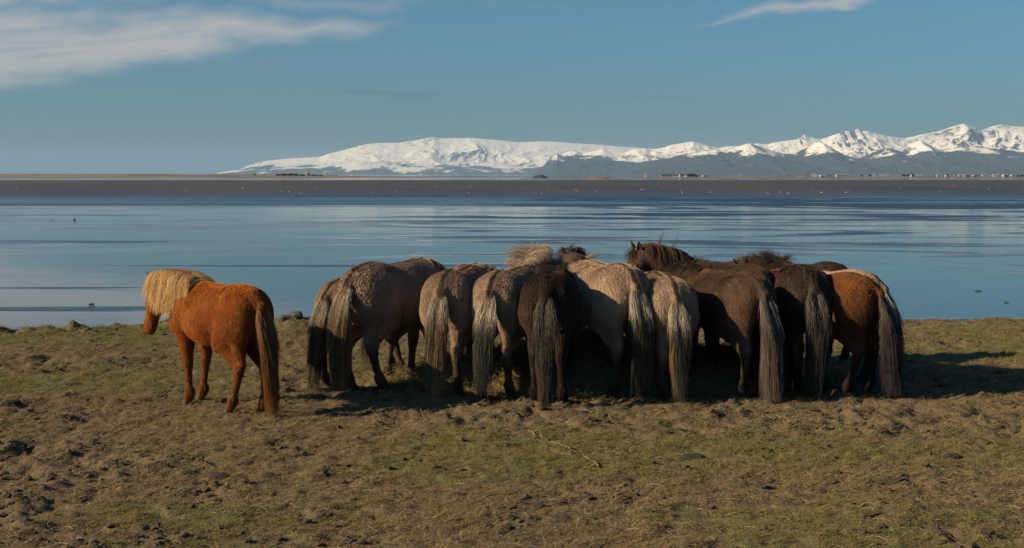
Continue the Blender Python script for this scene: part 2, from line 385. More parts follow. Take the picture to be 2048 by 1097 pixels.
def build_ground():
    xs = np.concatenate([-np.geomspace(160, 10.3, 40), np.arange(-10.2, 10.21, 0.030), np.geomspace(10.3, 160, 40)])
    ya = [7.9]
    while ya[-1] < 24.5: ya.append(ya[-1] + 0.022 + 0.0035 * (ya[-1] - 8))
    ys = np.concatenate([np.linspace(-60, 7.8, 50), np.array(ya), np.linspace(25, 34, 8)])
    X, Y = np.meshgrid(xs, ys); Z = ground_z(X, Y)
    me = grid_mesh('field', X, Y, Z)
    so = soilness(X, Y).ravel(); gr = greenness(X, Y).ravel()
    vcol(me, 'cover', np.stack([so, gr, so * 0], -1))
    m, nt, b = material('trodden_turf')
    at_ = nt.new('ShaderNodeAttribute', attribute_name='cover'); s_, g_, _ = nt.xyz(at_.outputs['Vector'])
    g = nt.new('ShaderNodeNewGeometry').outputs['Position']
    n1 = nt.noise(g, 14.0, 5, 0.65); n2 = nt.noise(g, 60.0, 4, 0.6); n3 = nt.noise(g, 3.0, 5, 0.6)
    turf = nt.mix(nt.sm(n1, 0.35, 0.65), (0.070, 0.048, 0.026), (0.150, 0.108, 0.058))
    turf = nt.mix(nt.m('MULTIPLY', g_, nt.sm(n3, 0.3, 0.7)), turf, (0.105, 0.105, 0.036))
    soil = nt.mix(nt.sm(n3, 0.3, 0.7), (0.052, 0.037, 0.021), (0.130, 0.092, 0.050))
    soil = nt.mix(nt.sm(n2, 0.35, 0.75), soil, (0.175, 0.128, 0.070))
    c = nt.mix(nt.sm(nt.m('ADD', s_, nt.m('MULTIPLY_ADD', n1, 0.7, -0.35)), 0.30, 0.62), turf, soil)
    nt.put(b.inputs['Base Color'], c); b.inputs['Roughness'].default_value = 0.95; b.inputs['Specular IOR Level'].default_value = 0.15
    hgt = nt.m('ADD', nt.m('MULTIPLY', n1, 0.035), nt.m('MULTIPLY', n2, 0.014))
    nt.l.new(nt.new('ShaderNodeBump', ins={'Strength': 0.9, 'Distance': 1.0, 'Height': hgt}).outputs[0], b.inputs['Normal'])
    tag(link('field', me, m), kind='structure')

def strand_material(name, rough=0.7, trans=0.25, rnd=0.35, spec=0.2):
    m, nt, b = material(name)
    a = nt.new('ShaderNodeAttribute', attribute_name='col').outputs['Color']
    hi = nt.new('ShaderNodeHairInfo')
    v = nt.m('MULTIPLY_ADD', hi.outputs['Random'], 2 * rnd, 1 - rnd)
    c = nt.mix(1.0, a, nt.comb(v, v, v), 'MULTIPLY')
    nt.put(b.inputs['Base Color'], c); b.inputs['Roughness'].default_value = rough; b.inputs['Specular IOR Level'].default_value = spec
    t = nt.new('ShaderNodeBsdfTranslucent'); nt.put(t.inputs[0], c)
    mx = nt.new('ShaderNodeMixShader', ins={0: trans}); nt.l.new(b.outputs[0], mx.inputs[1]); nt.l.new(t.outputs[0], mx.inputs[2])
    nt.l.new(mx.outputs[0], nt.n['Material Output'].inputs[0])
    return m

def view_points(n, seed, d0=8.4, d1=23.4, power=1.25, half=0.41):
    r = np.random.default_rng(seed)
    t = r.random(n); a, bb = d0 ** (1 - power), d1 ** (1 - power)
    D = (a + (bb - a) * t) ** (1 / (1 - power)) if power != 1 else d0 * (d1 / d0) ** t
    x = (r.random(n) * 2 - 1) * half * D * 1.0
    return x, D, r

def build_grass():
    mt = strand_material('grass_blades', 0.75, 0.30, 0.35)
    N = 760000
    x, y, r = view_points(N, 5, power=0.6)
    so = soilness(x, y); gr = greenness(x, y)
    tuft = fbm(np.stack([x * 7, y * 7], -1), 3, 91)
    keep = (r.random(N) < (1.08 - 0.92 * so) * sstep(tuft, 0.36, 0.58) * 1.25) & (y < edge_y(x) - 0.02)
    x, y, so, gr, tuft = x[keep], y[keep], so[keep], gr[keep], tuft[keep]; n = len(x)
    z = ground_z(x, y)
    L = (0.022 + 0.036 * r.random(n) ** 2) * (0.35 + 1.7 * np.clip(tuft - 0.2, 0, 1)) * (0.75 + y / 40)
    ang = r.random(n) * 2 * np.pi; lean = np.stack([np.cos(ang), np.sin(ang)], -1) + np.array([0.5, 0.15])
    up = 0.22 + 0.85 * r.random(n) ** 1.4
    pts = np.zeros((n, 3, 3)); base = np.stack([x, y, z - 0.004], -1)
    for k, t in enumerate((0, 0.5, 1.0)):
        pts[:, k, 0] = base[:, 0] + lean[:, 0] * L * t * (0.4 + 0.6 * t) * 0.85
        pts[:, k, 1] = base[:, 1] + lean[:, 1] * L * t * (0.4 + 0.6 * t) * 0.85
        pts[:, k, 2] = base[:, 2] + L * up * (t - 0.28 * t * t)
    pale = np.array([0.31, 0.235, 0.120]); dead = np.array([0.20, 0.142, 0.066]); green = np.array([0.125, 0.135, 0.034]); olive = np.array([0.215, 0.180, 0.062])
    q = r.random(n)[:, None]; w = np.clip(gr * 1.05 * (0.4 + r.random(n) * 0.8), 0, 1)[:, None]
    big = fbm(np.stack([x * 1.1, y * 1.1], -1), 3, 95)[:, None]
    dry = np.where(q < 0.30 + 0.25 * (big - 0.5) * 2, pale, dead); grn = np.where(q < 0.5, green, olive)
    C = dry * (1 - w) + grn * w
    rad = (0.0011 + 0.0008 * r.random(n)) * (0.8 + y / 28)
    tag(strands('grass', pts, rad, C, mt), 'short trampled grass, straw coloured and green, over the field', 'grass', kind='stuff')
    # longer pale straws and stalks lying about
    N = 5200
    x, y, r = view_points(N, 6, power=0.9)
    k = (y < edge_y(x) - 0.1); x, y = x[k], y[k]; n = len(x)
    dens = np.where((np.abs(y - 15) < 1.6) & (x > -2) & (x < 5), 1.0, 0.55); k = r.random(n) < dens; x, y = x[k], y[k]; n = len(x)
    z = ground_z(x, y); L = 0.05 + 0.12 * r.random(n) ** 2; a = r.random(n) * 6.283; bend = (r.random(n) - 0.5) * 1.2
    pts = np.zeros((n, 4, 3))
    for k_, t in enumerate(np.linspace(0, 1, 4)):
        pts[:, k_, 0] = x + np.cos(a + bend * t) * L * t; pts[:, k_, 1] = y + np.sin(a + bend * t) * L * t
    pts[:, :, 2] = ground_z(pts[:, :, 0], pts[:, :, 1]) + 0.012 + 0.02 * r.random((n, 1)) * np.array([0, 1.0, 1.2, 0.6])
    C = np.array([0.36, 0.275, 0.145]) * (0.4 + 0.6 * r.random((n, 1)))
    tag(strands('loose_straw', pts, 0.0016 + 0.0012 * r.random(n), C, mt), 'loose pale straws scattered over the turf', 'straw', kind='stuff')
    # clods of turned soil and dung
    N = 14000
    x, y, r = view_points(N, 8, power=0.9)
    so = soilness(x, y); cl = fbm(np.stack([x * 1.6, y * 1.3], -1), 3, 97)
    k = (r.random(N) < sstep(cl, 0.34, 0.66) * (0.45 + 0.7 * so)) & (y < edge_y(x) - 0.15); x, y = x[k], y[k]; n = len(x)
    z = ground_z(x, y)
    V0 = []; 
    for i in range(4):
        for j in range(6):
            th = np.pi * (i + 0.5) / 4; ph = 2 * np.pi * j / 6 + (i % 2) * 0.5
            V0.append((math.sin(th) * math.cos(ph), math.sin(th) * math.sin(ph), math.cos(th)))
    V0 = np.array(V0); F0 = [[i * 6 + j, i * 6 + (j + 1) % 6, (i + 1) * 6 + (j + 1) % 6, (i + 1) * 6 + j] for i in range(3) for j in range(6)]
    F0 = F0 + [[0, 5, 2, 1], [2, 5, 4, 3], [18, 19, 20, 23], [20, 21, 22, 23]]
    F0 = np.array([f[::-1] for f in F0])
    s = (0.007 + 0.023 * r.random(n) ** 3.0)
    V = V0[None] * (0.65 + 0.7 * r.random((n, 24, 1))) * (s[:, None] * (0.8 + 0.7 * r.random((n, 1))))[:, :, None] * np.array([1.3, 1.15, 0.55])
    V = V + np.stack([x, y, z + s * 0.35], -1)[:, None, :]
    me = mesh_np('soil_clods', V.reshape(-1, 3), (F0[None] + (np.arange(n) * 24)[:, None, None]).reshape(-1, 4), False)
    tag(link('soil_clods', me, plain('dark_clod', (0.062, 0.045, 0.028), 0.95, 0.5, 8.0)), 'dark clods of turned soil and dung strewn over the field', 'soil', kind='stuff')
    # a length of pale twine half trodden into the turf
    t = np.linspace(0, 1, 60); a = np.array(at(1056, 862)); e = np.array(at(1196, 934))
    px = a[0] + (e[0] - a[0]) * t + 0.012 * np.sin(t * 9); py = a[1] + (e[1] - a[1]) * t + 0.02 * np.sin(t * 5)
    pts = np.stack([px, py, ground_z(px, py) + 0.012], -1)
    n = 14; pp = []
    for i in range(n):
        ph = i * 2.4; pp.append(pts + np.stack([0.005 * np.cos(t * 40 + ph), 0.005 * np.sin(t * 40 + ph), 0.004 * np.sin(t * 55 + ph)], -1))
    tag(strands('rope', np.array(pp), np.full((n, 60), 0.0016), np.tile([[0.22, 0.155, 0.09]], (n, 1)), mt), 'thin pale rope trodden into the turf in front of the herd', 'rope')

def rock_mesh(name, s, seed, n=10):
    V = []; Fs = []
    for i in range(n + 1):
        for j in range(n * 2):
            th = np.pi * i / n; ph = np.pi * j / n
            V.append((math.sin(th) * math.cos(ph), math.sin(th) * math.sin(ph), math.cos(th)))
    V = np.array(V); d = 0.55 + 0.9 * fbm(V * 1.7 + seed, 4, seed)
    V = V * d[:, None]; V = np.sign(V) * np.abs(V) ** 0.85 * np.array(s)
    m2 = n * 2
    Fq = [[i * m2 + j, (i + 1) * m2 + j, (i + 1) * m2 + (j + 1) % m2, i * m2 + (j + 1) % m2] for i in range(n) for j in range(m2)]
    return mesh_np(name, V, Fq, False)

def build_haze():
    W = 61000.0
    x0, x1, y0, y1, z0, z1 = -W, W, -200.0, W, -3.0, 800.0
    V = [(x, y, z) for z in (z0, z1) for y in (y0, y1) for x in (x0, x1)]
    me = mesh_py('haze', V, [(0, 2, 3, 1), (4, 5, 7, 6), (0, 1, 5, 4), (2, 6, 7, 3), (0, 4, 6, 2), (1, 3, 7, 5)])
    m = bpy.data.materials.new('air'); m.use_nodes = True; nt = NT(m.node_tree); nt.n.clear()
    out = nt.new('ShaderNodeOutputMaterial')
    v = nt.new('ShaderNodeVolumePrincipled', ins={'Color': HAZE_COL, 'Density': HAZE_DENSITY, 'Anisotropy': 0.0})
    nt.l.new(v.outputs[0], out.inputs['Volume'])
    tag(link('haze', me, m), 'thin blue haze in the air over the lagoon and mountains', 'haze', kind='stuff')

build_water(); build_far_land(); build_mountains(); build_ground(); build_haze()

# ------------------------------------------------------------------ horses
def surface_nets(D, org, h):
    """quad mesh of the zero level of the sampled field D (negative inside)"""
    ins = D < 0
    nx, ny, nz = D.shape
    acc = np.zeros((nx - 1, ny - 1, nz - 1, 3), np.float32); cnt = np.zeros((nx - 1, ny - 1, nz - 1), np.float32)
    corners = [(0, 0, 0), (1, 0, 0), (0, 1, 0), (1, 1, 0), (0, 0, 1), (1, 0, 1), (0, 1, 1), (1, 1, 1)]
    def sub(A, c): return A[c[0]:nx - 1 + c[0], c[1]:ny - 1 + c[1], c[2]:nz - 1 + c[2]]
    for a in corners:
        for ax in range(3):
            if a[ax]: continue
            b = list(a); b[ax] = 1; b = tuple(b)
            da, db = sub(D, a), sub(D, b); cr = (da < 0) != (db < 0)
            t = np.where(cr, da / np.where(cr, da - db, 1), 0)
            for k in range(3):
                acc[..., k] += np.where(cr, a[k] + (t if k == ax else 0), 0)
            cnt += cr
    act = cnt > 0
    idx = -np.ones(act.shape, np.int64); idx[act] = np.arange(act.sum())
    ii = np.argwhere(act)
    V = (ii + acc[act] / cnt[act][:, None]) * h + org
    Q = []
    for ax in range(3):
        u, v = (ax + 1) % 3, (ax + 2) % 3
        s0 = [slice(1, -1)] * 3; s1 = [slice(1, -1)] * 3
        s0[ax] = slice(0, -1); s1[ax] = slice(1, None)
        a, b = ins[tuple(s0)], ins[tuple(s1)]
        for flip in (0, 1):
            e = np.argwhere((a & ~b) if not flip else (~a & b))
            if not len(e): continue
            p = e.copy(); p[:, u] += 1; p[:, v] += 1
            def cell(du, dv):
                q = p.copy(); q[:, u] -= du; q[:, v] -= dv; return idx[q[:, 0], q[:, 1], q[:, 2]]
            q4 = np.stack([cell(1, 1), cell(0, 1), cell(0, 0), cell(1, 0)], 1)
            Q.append(q4[:, ::-1] if flip else q4)
    return V, np.concatenate(Q)

def smin(a, b, k):
    hh = np.clip(0.5 + 0.5 * (b - a) / k, 0, 1); return b + (a - b) * hh - k * hh * (1 - hh)

class Field:
    def __init__(s, lo, hi, h):
        s.h = h; s.org = np.array(lo, float); n = np.ceil((np.array(hi) - s.org) / h).astype(int) + 1
        s.ax = [s.org[i] + np.arange(n[i]) * h for i in range(3)]; s.D = np.full(n, 1.0, np.float32)
    def _box(s, lo, hi):
        r = []
        for i in range(3):
            a = np.searchsorted(s.ax[i], lo[i]); b = np.searchsorted(s.ax[i], hi[i]); r.append(slice(a, max(b, a + 1)))
        return tuple(r)
    def _grid(s, bx): return s.ax[0][bx[0]][:, None, None], s.ax[1][bx[1]][None, :, None], s.ax[2][bx[2]][None, None, :]
    def cone(s, a, b, r1, r2, k=0.05, flat=1.0):
        a = np.array(a, float); b = np.array(b, float); m = max(r1, r2) + 0.16
        bx = s._box(np.minimum(a, b) - m, np.maximum(a, b) + m); X, Y, Z = s._grid(bx)
        d = b - a; L = max(d @ d, 1e-9)
        t = np.clip(((X - a[0]) * d[0] + (Y - a[1]) * d[1] + (Z - a[2]) * d[2]) / L, 0, 1)
        dist = np.sqrt((X - a[0] - t * d[0]) ** 2 + ((Y - a[1] - t * d[1]) / flat) ** 2 + (Z - a[2] - t * d[2]) ** 2) - (r1 + (r2 - r1) * t)
        s.D[bx] = smin(s.D[bx], dist * min(1, flat), k)
    def ell(s, c, r, k=0.08):
        c = np.array(c, float); r = np.array(r, float); bx = s._box(c - r - 0.16, c + r + 0.16); X, Y, Z = s._grid(bx)
        k0 = np.sqrt(((X - c[0]) / r[0]) ** 2 + ((Y - c[1]) / r[1]) ** 2 + ((Z - c[2]) / r[2]) ** 2) + 1e-6
        k1 = np.sqrt(((X - c[0]) / r[0] ** 2) ** 2 + ((Y - c[1]) / r[1] ** 2) ** 2 + ((Z - c[2]) / r[2] ** 2) ** 2) + 1e-6
        s.D[bx] = smin(s.D[bx], k0 * (k0 - 1) / k1, k)

def bez(a, b, c, t):
    t = np.asarray(t)[:, None]; return (1 - t) ** 2 * np.array(a) + 2 * t * (1 - t) * np.array(b) + t * t * np.array(c)
def unit(v): return v / np.maximum(np.linalg.norm(v, axis=-1, keepdims=True), 1e-9)

DUN = dict(body=(0.405, 0.282, 0.190), pale=(0.53, 0.405, 0.290), leg=(0.060, 0.045, 0.036), stripe=(0.065, 0.045, 0.032), dark=(0.27, 0.18, 0.115),
           tail=(0.042, 0.048, 0.040), tail_top=(0.52, 0.44, 0.33), tail_side=(0.27, 0.160, 0.066), mane=(0.065, 0.048, 0.036), mane2=(0.44, 0.34, 0.22))
CHESTNUT = dict(body=(0.335, 0.095, 0.012), pale=(0.41, 0.15, 0.030), leg=(0.185, 0.068, 0.018), stripe=(0.26, 0.08, 0.015), dark=(0.19, 0.050, 0.010),
           tail=(0.135, 0.060, 0.022), tail_top=(0.36, 0.20, 0.09), tail_side=(0.215, 0.095, 0.033), mane=(0.46, 0.27, 0.095), mane2=(0.62, 0.44, 0.21))
BLACK = dict(body=(0.066, 0.042, 0.029), pale=(0.115, 0.070, 0.045), leg=(0.022, 0.016, 0.013), stripe=(0.03, 0.02, 0.015), dark=(0.024, 0.017, 0.013),
           tail=(0.045, 0.040, 0.037), tail_top=(0.17, 0.145, 0.12), tail_side=(0.095, 0.070, 0.050), mane=(0.032, 0.026, 0.022), mane2=(0.085, 0.06, 0.042))
BROWN = dict(body=(0.130, 0.073, 0.042), pale=(0.19, 0.112, 0.070), leg=(0.030, 0.021, 0.017), stripe=(0.05, 0.03, 0.02), dark=(0.050, 0.029, 0.019),
           tail=(0.095, 0.080, 0.070), tail_top=(0.24, 0.20, 0.165), tail_side=(0.165, 0.125, 0.095), mane=(0.062, 0.040, 0.028), mane2=(0.12, 0.072, 0.042))
BAY = dict(body=(0.185, 0.062, 0.018), pale=(0.25, 0.084, 0.022), leg=(0.030, 0.020, 0.016), stripe=(0.06, 0.03, 0.018), dark=(0.078, 0.032, 0.015),
           tail=(0.038, 0.034, 0.032), tail_top=(0.20, 0.165, 0.13), tail_side=(0.085, 0.065, 0.05), mane=(0.035, 0.028, 0.024), mane2=(0.08, 0.05, 0.035))

M_FUR = strand_material('winter_coat', 0.65, 0.22, 0.06, 0.15)
M_LONG = strand_material('long_horse_hair', 0.55, 0.22, 0.25, 0.16)
def skin_material():
    m, nt, b = material('horse_skin')
    a = nt.new('ShaderNodeAttribute', attribute_name='col').outputs['Color']
    n = nt.noise(nt.new('ShaderNodeTexCoord').outputs['Object'], 40.0, 4)
    nt.put(b.inputs['Base Color'], nt.mix(1.0, a, nt.comb(*[nt.m('MULTIPLY_ADD', n, 0.3, 0.80)] * 3), 'MULTIPLY'))
    b.inputs['Roughness'].default_value = 0.8; b.inputs['Specular IOR Level'].default_value = 0.2
    return m
M_SKIN = skin_material()
M_HOOF = plain('hoof_horn', (0.032, 0.026, 0.022), 0.7, 0.4, 30.0)
M_EYE = plain('eye_dark', (0.01, 0.008, 0.006), 0.12, 0.2, 5.0, 0.6)

def hoof_mesh():
    V = []; Fs = []; n = 12
    for (z, r, x) in ((0.0, 0.062, 0.012), (0.006, 0.064, 0.012), (0.055, 0.050, -0.004), (0.068, 0.040, -0.008)):
        for j in range(n):
            a = 2 * math.pi * j / n; V.append((x + r * 1.08 * math.cos(a) - (0.012 if math.cos(a) < -0.5 else 0) * -1, r * 0.92 * math.sin(a), z))
    for i in range(3):
        for j in range(n): Fs.append((i * n + j, i * n + (j + 1) % n, (i + 1) * n + (j + 1) % n, (i + 1) * n + j))
    Fs.append(tuple(range(n))[::-1]); Fs.append(tuple(range(3 * n, 4 * n)))
    return mesh_py('hoof', V, Fs, True)
HOOF = hoof_mesh()
def ear_mesh():
    V = []; Fs = []; n = 10
    prof = ((0, 0.024), (0.035, 0.040), (0.078, 0.038), (0.12, 0.023), (0.155, 0.003))
    for (z, r) in prof:
        for j in range(n):
            a = 2 * math.pi * j / n; c, s_ = math.cos(a), math.sin(a)
            dep = 0.45 if c > 0 else 1.0        # hollow at the front
            if c > 0.6: dep = -0.15
            V.append((r * 0.75 * c * dep - 0.10 * z * z * 8, r * s_, z))
    for i in range(len(prof) - 1):
        for j in range(n): Fs.append((i * n + j, i * n + (j + 1) % n, (i + 1) * n + (j + 1) % n, (i + 1) * n + j))
    return mesh_py('ear', V, Fs, True)
EAR = ear_mesh()
def ball_mesh(name, r, n=10):
    V = []; Fs = []
    for i in range(n + 1):
        for j in range(n * 2):
            th = math.pi * i / n; ph = math.pi * j / n
            V.append((r * math.sin(th) * math.cos(ph), r * math.sin(th) * math.sin(ph), r * math.cos(th)))
    m2 = n * 2
    for i in range(n):
        for j in range(m2): Fs.append((i * m2 + j, (i + 1) * m2 + j, (i + 1) * m2 + (j + 1) % m2, i * m2 + (j + 1) % m2))
    return mesh_py(name, V, Fs, True)
EYE = ball_mesh('eye', 0.022, 8)

GRAZE = dict(poll=(1.10, 0.0, 0.92), muzzle=(1.36, 0.0, 0.50))
def horse(label, hind, heading, scale, C, seed, neck=GRAZE, legs=None, fur=26000, tail=None, mane=None, dirt=0.35, eyes=False, group='horses crowded round the hay', wide=1.0, curl=0.34):
    r = np.random.default_rng(seed); fur = int(fur * 2.2)
    a = R(heading); dx, dy = math.cos(a), math.sin(a)
    bx, by = hind[0] + dx * 0.62 * scale, hind[1] + dy * 0.62 * scale
    gz = float(ground_z(np.array([hind[0]]), np.array([hind[1]]), False)[0]) - 0.005
    root = link('horse', None); root.location = (bx, by, gz); root.rotation_euler = (0, 0, a); root.scale = (scale,) * 3
    tag(root, label, 'horse', group)
    lg = dict(lh=(0, 0), rh=(0.10, 0), lf=(0, 0), rf=(-0.08, 0)); lg.update(legs or {})
    poll = np.array(neck['poll'], float); hd = unit(np.array(neck['muzzle'], float) - poll); muz = poll + hd * 0.54
    # ---- body, one skin
    lo = (-1.0, -0.55 - max(0, -poll[1], -muz[1]), -0.03); hi = (max(1.05, poll[0] + 0.25, muz[0] + 0.2), 0.55 + max(0, poll[1], muz[1]), max(1.50, poll[2] + 0.25))
    fd = Field(lo, hi, 0.019)
    w = wide
    fd.cone((-0.36, 0, 1.03), (0.05, 0, 1.005), 0.258, 0.292, 0.08, w)
    fd.cone((0.05, 0, 1.005), (0.36, 0, 1.03), 0.292, 0.272, 0.08, w)
    fd.ell((0.06, 0, 0.915), (0.40, 0.265 * w, 0.235), 0.10)                        # belly with its winter coat
    fd.ell((-0.42, 0, 1.085), (0.335, 0.270, 0.250), 0.10)                       # croup
    fd.cone((0.42, 0, 1.16), (0.22, 0, 1.19), 0.155, 0.12, 0.10)                # withers
    fd.ell((0.50, 0, 0.95), (0.18, 0.185, 0.22), 0.10)                           # breast
    feet = {}
    for sd, tagn in ((1, 'l'), (-1, 'r')):
        ox, oy = lg[tagn + 'h']
        def q(x, y, z): f = np.clip((0.75 - z) / 0.7, 0, 1); return (x + ox * f, sd * (y + oy * f), z)
        fd.ell((-0.50, sd * 0.128, 0.985), (0.235, 0.140, 0.27), 0.07)           # buttock
        fd.cone(q(-0.46, 0.145, 0.90), q(-0.31, 0.155, 0.745), 0.160, 0.110, 0.06)
        fd.cone(q(-0.37, 0.150, 0.755), q(-0.625, 0.130, 0.495), 0.108, 0.052, 0.04)
        fd.cone(q(-0.57, 0.135, 0.82), q(-0.665, 0.13, 0.53), 0.085, 0.036, 0.05)
        fd.cone(q(-0.682, 0.13, 0.540), q(-0.640, 0.13, 0.45), 0.036, 0.046, 0.03)
        fd.cone(q(-0.645, 0.13, 0.47), q(-0.610, 0.13, 0.17), 0.046, 0.033, 0.02)
        fd.cone(q(-0.60, 0.13, 0.17), q(-0.598, 0.13, 0.14), 0.041, 0.042, 0.02)
        fd.cone(q(-0.598, 0.13, 0.15), q(-0.555, 0.13, 0.05), 0.040, 0.046, 0.03)
        feet[tagn + 'h'] = q(-0.545, 0.13, 0.0)
        ox, oy = lg[tagn + 'f']
        def q(x, y, z): f = np.clip((0.78 - z) / 0.7, 0, 1); return (x + ox * f, sd * (y + oy * f), z)
        fd.cone((0.42, sd * 0.14, 1.07), (0.47, sd * 0.145, 0.90), 0.135, 0.130, 0.08)  # shoulder
        fd.cone(q(0.42, 0.145, 0.85), q(0.41, 0.135, 0.47), 0.105, 0.052, 0.05)
        fd.cone(q(0.415, 0.135, 0.46), q(0.41, 0.133, 0.42), 0.055, 0.049, 0.02)
        fd.cone(q(0.405, 0.135, 0.42), q(0.405, 0.13, 0.16), 0.041, 0.032, 0.02)
        fd.cone(q(0.40, 0.13, 0.16), q(0.40, 0.13, 0.13), 0.040, 0.040, 0.02)
        fd.cone(q(0.40, 0.13, 0.15), q(0.445, 0.13, 0.05), 0.039, 0.046, 0.03)
        feet[tagn + 'f'] = q(0.455, 0.13, 0.0)
    fd.cone((-0.62, 0, 1.225), (-0.775, 0, 1.125), 0.060, 0.040, 0.06); fd.cone((-0.775, 0, 1.125), (-0.815, 0, 0.93), 0.040, 0.026, 0.03)
    nb = np.array((0.42, 0, 1.09)); mid = nb * 0.35 + poll * 0.65; mid = mid + np.array((-0.05, 0, 0.09 if poll[2] > 1.2 else 0.06))
    mid[:2] = nb[:2] * 0.5 + poll[:2] * 0.5
    tt = np.linspace(0, 1, 6); NC = bez(nb, mid, poll, tt); NR = np.array([0.235, 0.215, 0.19, 0.165, 0.145, 0.125])
    for i in range(5): fd.cone(NC[i], NC[i + 1], NR[i], NR[i + 1], 0.07, 0.82 if abs(poll[1]) < 0.2 else 1.0)
    side = unit(np.cross(hd, np.array([0, 0, 1.0]))) if abs(hd[2]) < 0.95 else np.array([0, 1.0, 0])
    if side[1] < 0: side = -side
    top = unit(np.cross(hd, side)); top = top if top[2] > 0 or (abs(top[2]) < 0.2 and top[0] > 0) else -top
    if hd[2] < -0.7: top = unit(np.cross(hd, side)); top = top if top @ np.array([poll[0] - nb[0], poll[1] - nb[1], 0.3]) > 0 else -top
    fd.cone(poll + hd * 0.02, poll + hd * 0.20, 0.108, 0.105, 0.06)
    fd.cone(poll + hd * 0.14 - top * 0.045, poll + hd * 0.24 - top * 0.04, 0.098, 0.085, 0.05)   # cheek
    fd.cone(poll + hd * 0.20, poll + hd * 0.46, 0.095, 0.062, 0.05)
    fd.cone(poll + hd * 0.44, muz - hd * 0.02, 0.064, 0.058, 0.04)
    fd.cone(muz - hd * 0.03 - top * 0.03, muz - hd * 0.05 - top * 0.045, 0.045, 0.045, 0.03)
    V, Q = surface_nets(fd.D, fd.org, fd.h)
    # relax a little
    E = np.concatenate([Q[:, [0, 1]], Q[:, [1, 2]], Q[:, [2, 3]], Q[:, [3, 0]]])
    for _ in range(2):
        A = np.zeros_like(V); c = np.bincount(E.ravel(), minlength=len(V))[:, None]
        for k in range(3): A[:, k] = np.bincount(E[:, 0], V[E[:, 1], k], len(V)) + np.bincount(E[:, 1], V[E[:, 0], k], len(V))
        V = V * 0.5 + 0.5 * A / np.maximum(c, 1)
    me = mesh_np('body', V, Q)
    N = np.zeros(len(V) * 3, np.float32); me.vertices.foreach_get('normal', N); N = N.reshape(-1, 3)
    cen = V + N * 0.02
    # make sure normals look outwards
    ci = np.clip(((cen - fd.org) / fd.h).round().astype(int), 0, np.array(fd.D.shape) - 1)
    if (fd.D[ci[:, 0], ci[:, 1], ci[:, 2]] > 0).mean() < 0.5:
        me.flip_normals(); N = -N
    sd_ = seed * 3.7
    def coat(P, Nn):
        x, y, z = P[:, 0], P[:, 1], P[:, 2]
        n1 = fbm(P * 3.2 + sd_, 3, 201); n2 = fbm(P * 11 + sd_, 3, 202)
        c = np.array(C['body'])[None] * np.ones((len(P), 1))
        f = sstep(n1, 0.40, 0.66)[:, None] * 0.55; c = c * (1 - f) + np.array(C['pale']) * f
        f = sstep(n1 * 0.5 + n2 * 0.5, 0.52, 0.40)[:, None] * 0.0; c = c * (1 - f)
        f = (sstep(n2, 0.45, 0.68) * 0.40)[:, None]; c = c * (1 - f) + np.array(C['dark']) * f
        f = (sstep(fbm(P * 1.6 + sd_ + 5, 2, 205), 0.42, 0.62) * 0.5)[:, None]; c = c * (1 - f) + np.array(C['dark']) * f
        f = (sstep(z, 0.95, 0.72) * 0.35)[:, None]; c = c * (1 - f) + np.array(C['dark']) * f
        # darker lower legs
        lim = 0.62 + 0.22 * (n1 - 0.5); f = sstep(z, lim, lim - 0.26)[:, None] * 0.92
        c = c * (1 - f) + np.array(C['leg']) * f
        # stripe along the back
        f = (sstep(np.abs(y) + 0.02 * (n2 - 0.5), 0.030, 0.014) * (Nn[:, 2] > 0.1) * (z > 1.0) * (x < 0.45))[:, None] * 0.85
        f = f + (sstep(np.abs(y), 0.035, 0.018) * (x < -0.6) * (z > 0.95))[:, None] * 0.4
        f = np.clip(f, 0, 1); c = c * (1 - f) + np.array(C['stripe']) * f
        # dusty, muddy places
        m = sstep(fbm(P * 5 + sd_ + 9, 3, 203), 0.54, 0.70)[:, None] * dirt; c = c * (1 - m) + np.array((0.20, 0.15, 0.105)) * m
        return c
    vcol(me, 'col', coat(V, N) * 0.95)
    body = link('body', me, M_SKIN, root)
    # ---- coat of hair
    P4 = V[Q]; d1 = P4[:, 2] - P4[:, 0]; d2 = P4[:, 3] - P4[:, 1]; ar = np.linalg.norm(np.cross(d1, d2), axis=1)
    cp = np.cumsum(ar); pick = np.searchsorted(cp, (np.arange(fur) + r.random(fur)) / fur * cp[-1]).clip(0, len(Q) - 1)
    u, v = r.random((2, fur, 1)); qv = P4[pick]; qn = N[Q[pick]]
    def bil(A): return (A[:, 0] * (1 - u) + A[:, 1] * u) * (1 - v) + (A[:, 3] * (1 - u) + A[:, 2] * u) * v
    P0 = bil(qv); Nn = unit(bil(qn))
    x, y, z = P0[:, 0], P0[:, 1], P0[:, 2]
    onleg = sstep(z, 0.72, 0.55)[:, None]; onhead = (((P0 - poll) @ hd) > -0.03)[:, None] & (x > 0.55)[:, None]
    flow = np.stack([-0.75 + 0 * x, 0 * x, -0.65 - 0.3 * (z < 1.0)], -1); flow = flow * (1 - onleg) + np.array([-0.05, 0, -1.0]) * onleg
    flow = np.where(onhead, hd[None], flow)
    nz3 = np.stack([fbm(P0 * 15 + sd_ + k * 17, 2, 210 + k) - 0.5 for k in range(3)], -1)
    cu = (curl * (0.15 + 1.2 * sstep(fbm(P0 * 2.4 + sd_ + 31, 3, 231), 0.44, 0.62)))[:, None]      # curly in places, sleek in others
    flow = flow + nz3 * (0.12 + 1.3 * cu) * (1 - 0.6 * onleg)
    tan = unit(flow - Nn * np.sum(flow * Nn, 1, keepdims=True))
    fur_ = fur; L = np.full(fur, 0.034) * (0.75 + 0.5 * r.random(fur))
    L = L * (1 - 0.52 * onleg[:, 0]); L = np.where((Nn[:, 2] < -0.3) & (z > 0.55), L * 1.5, L)
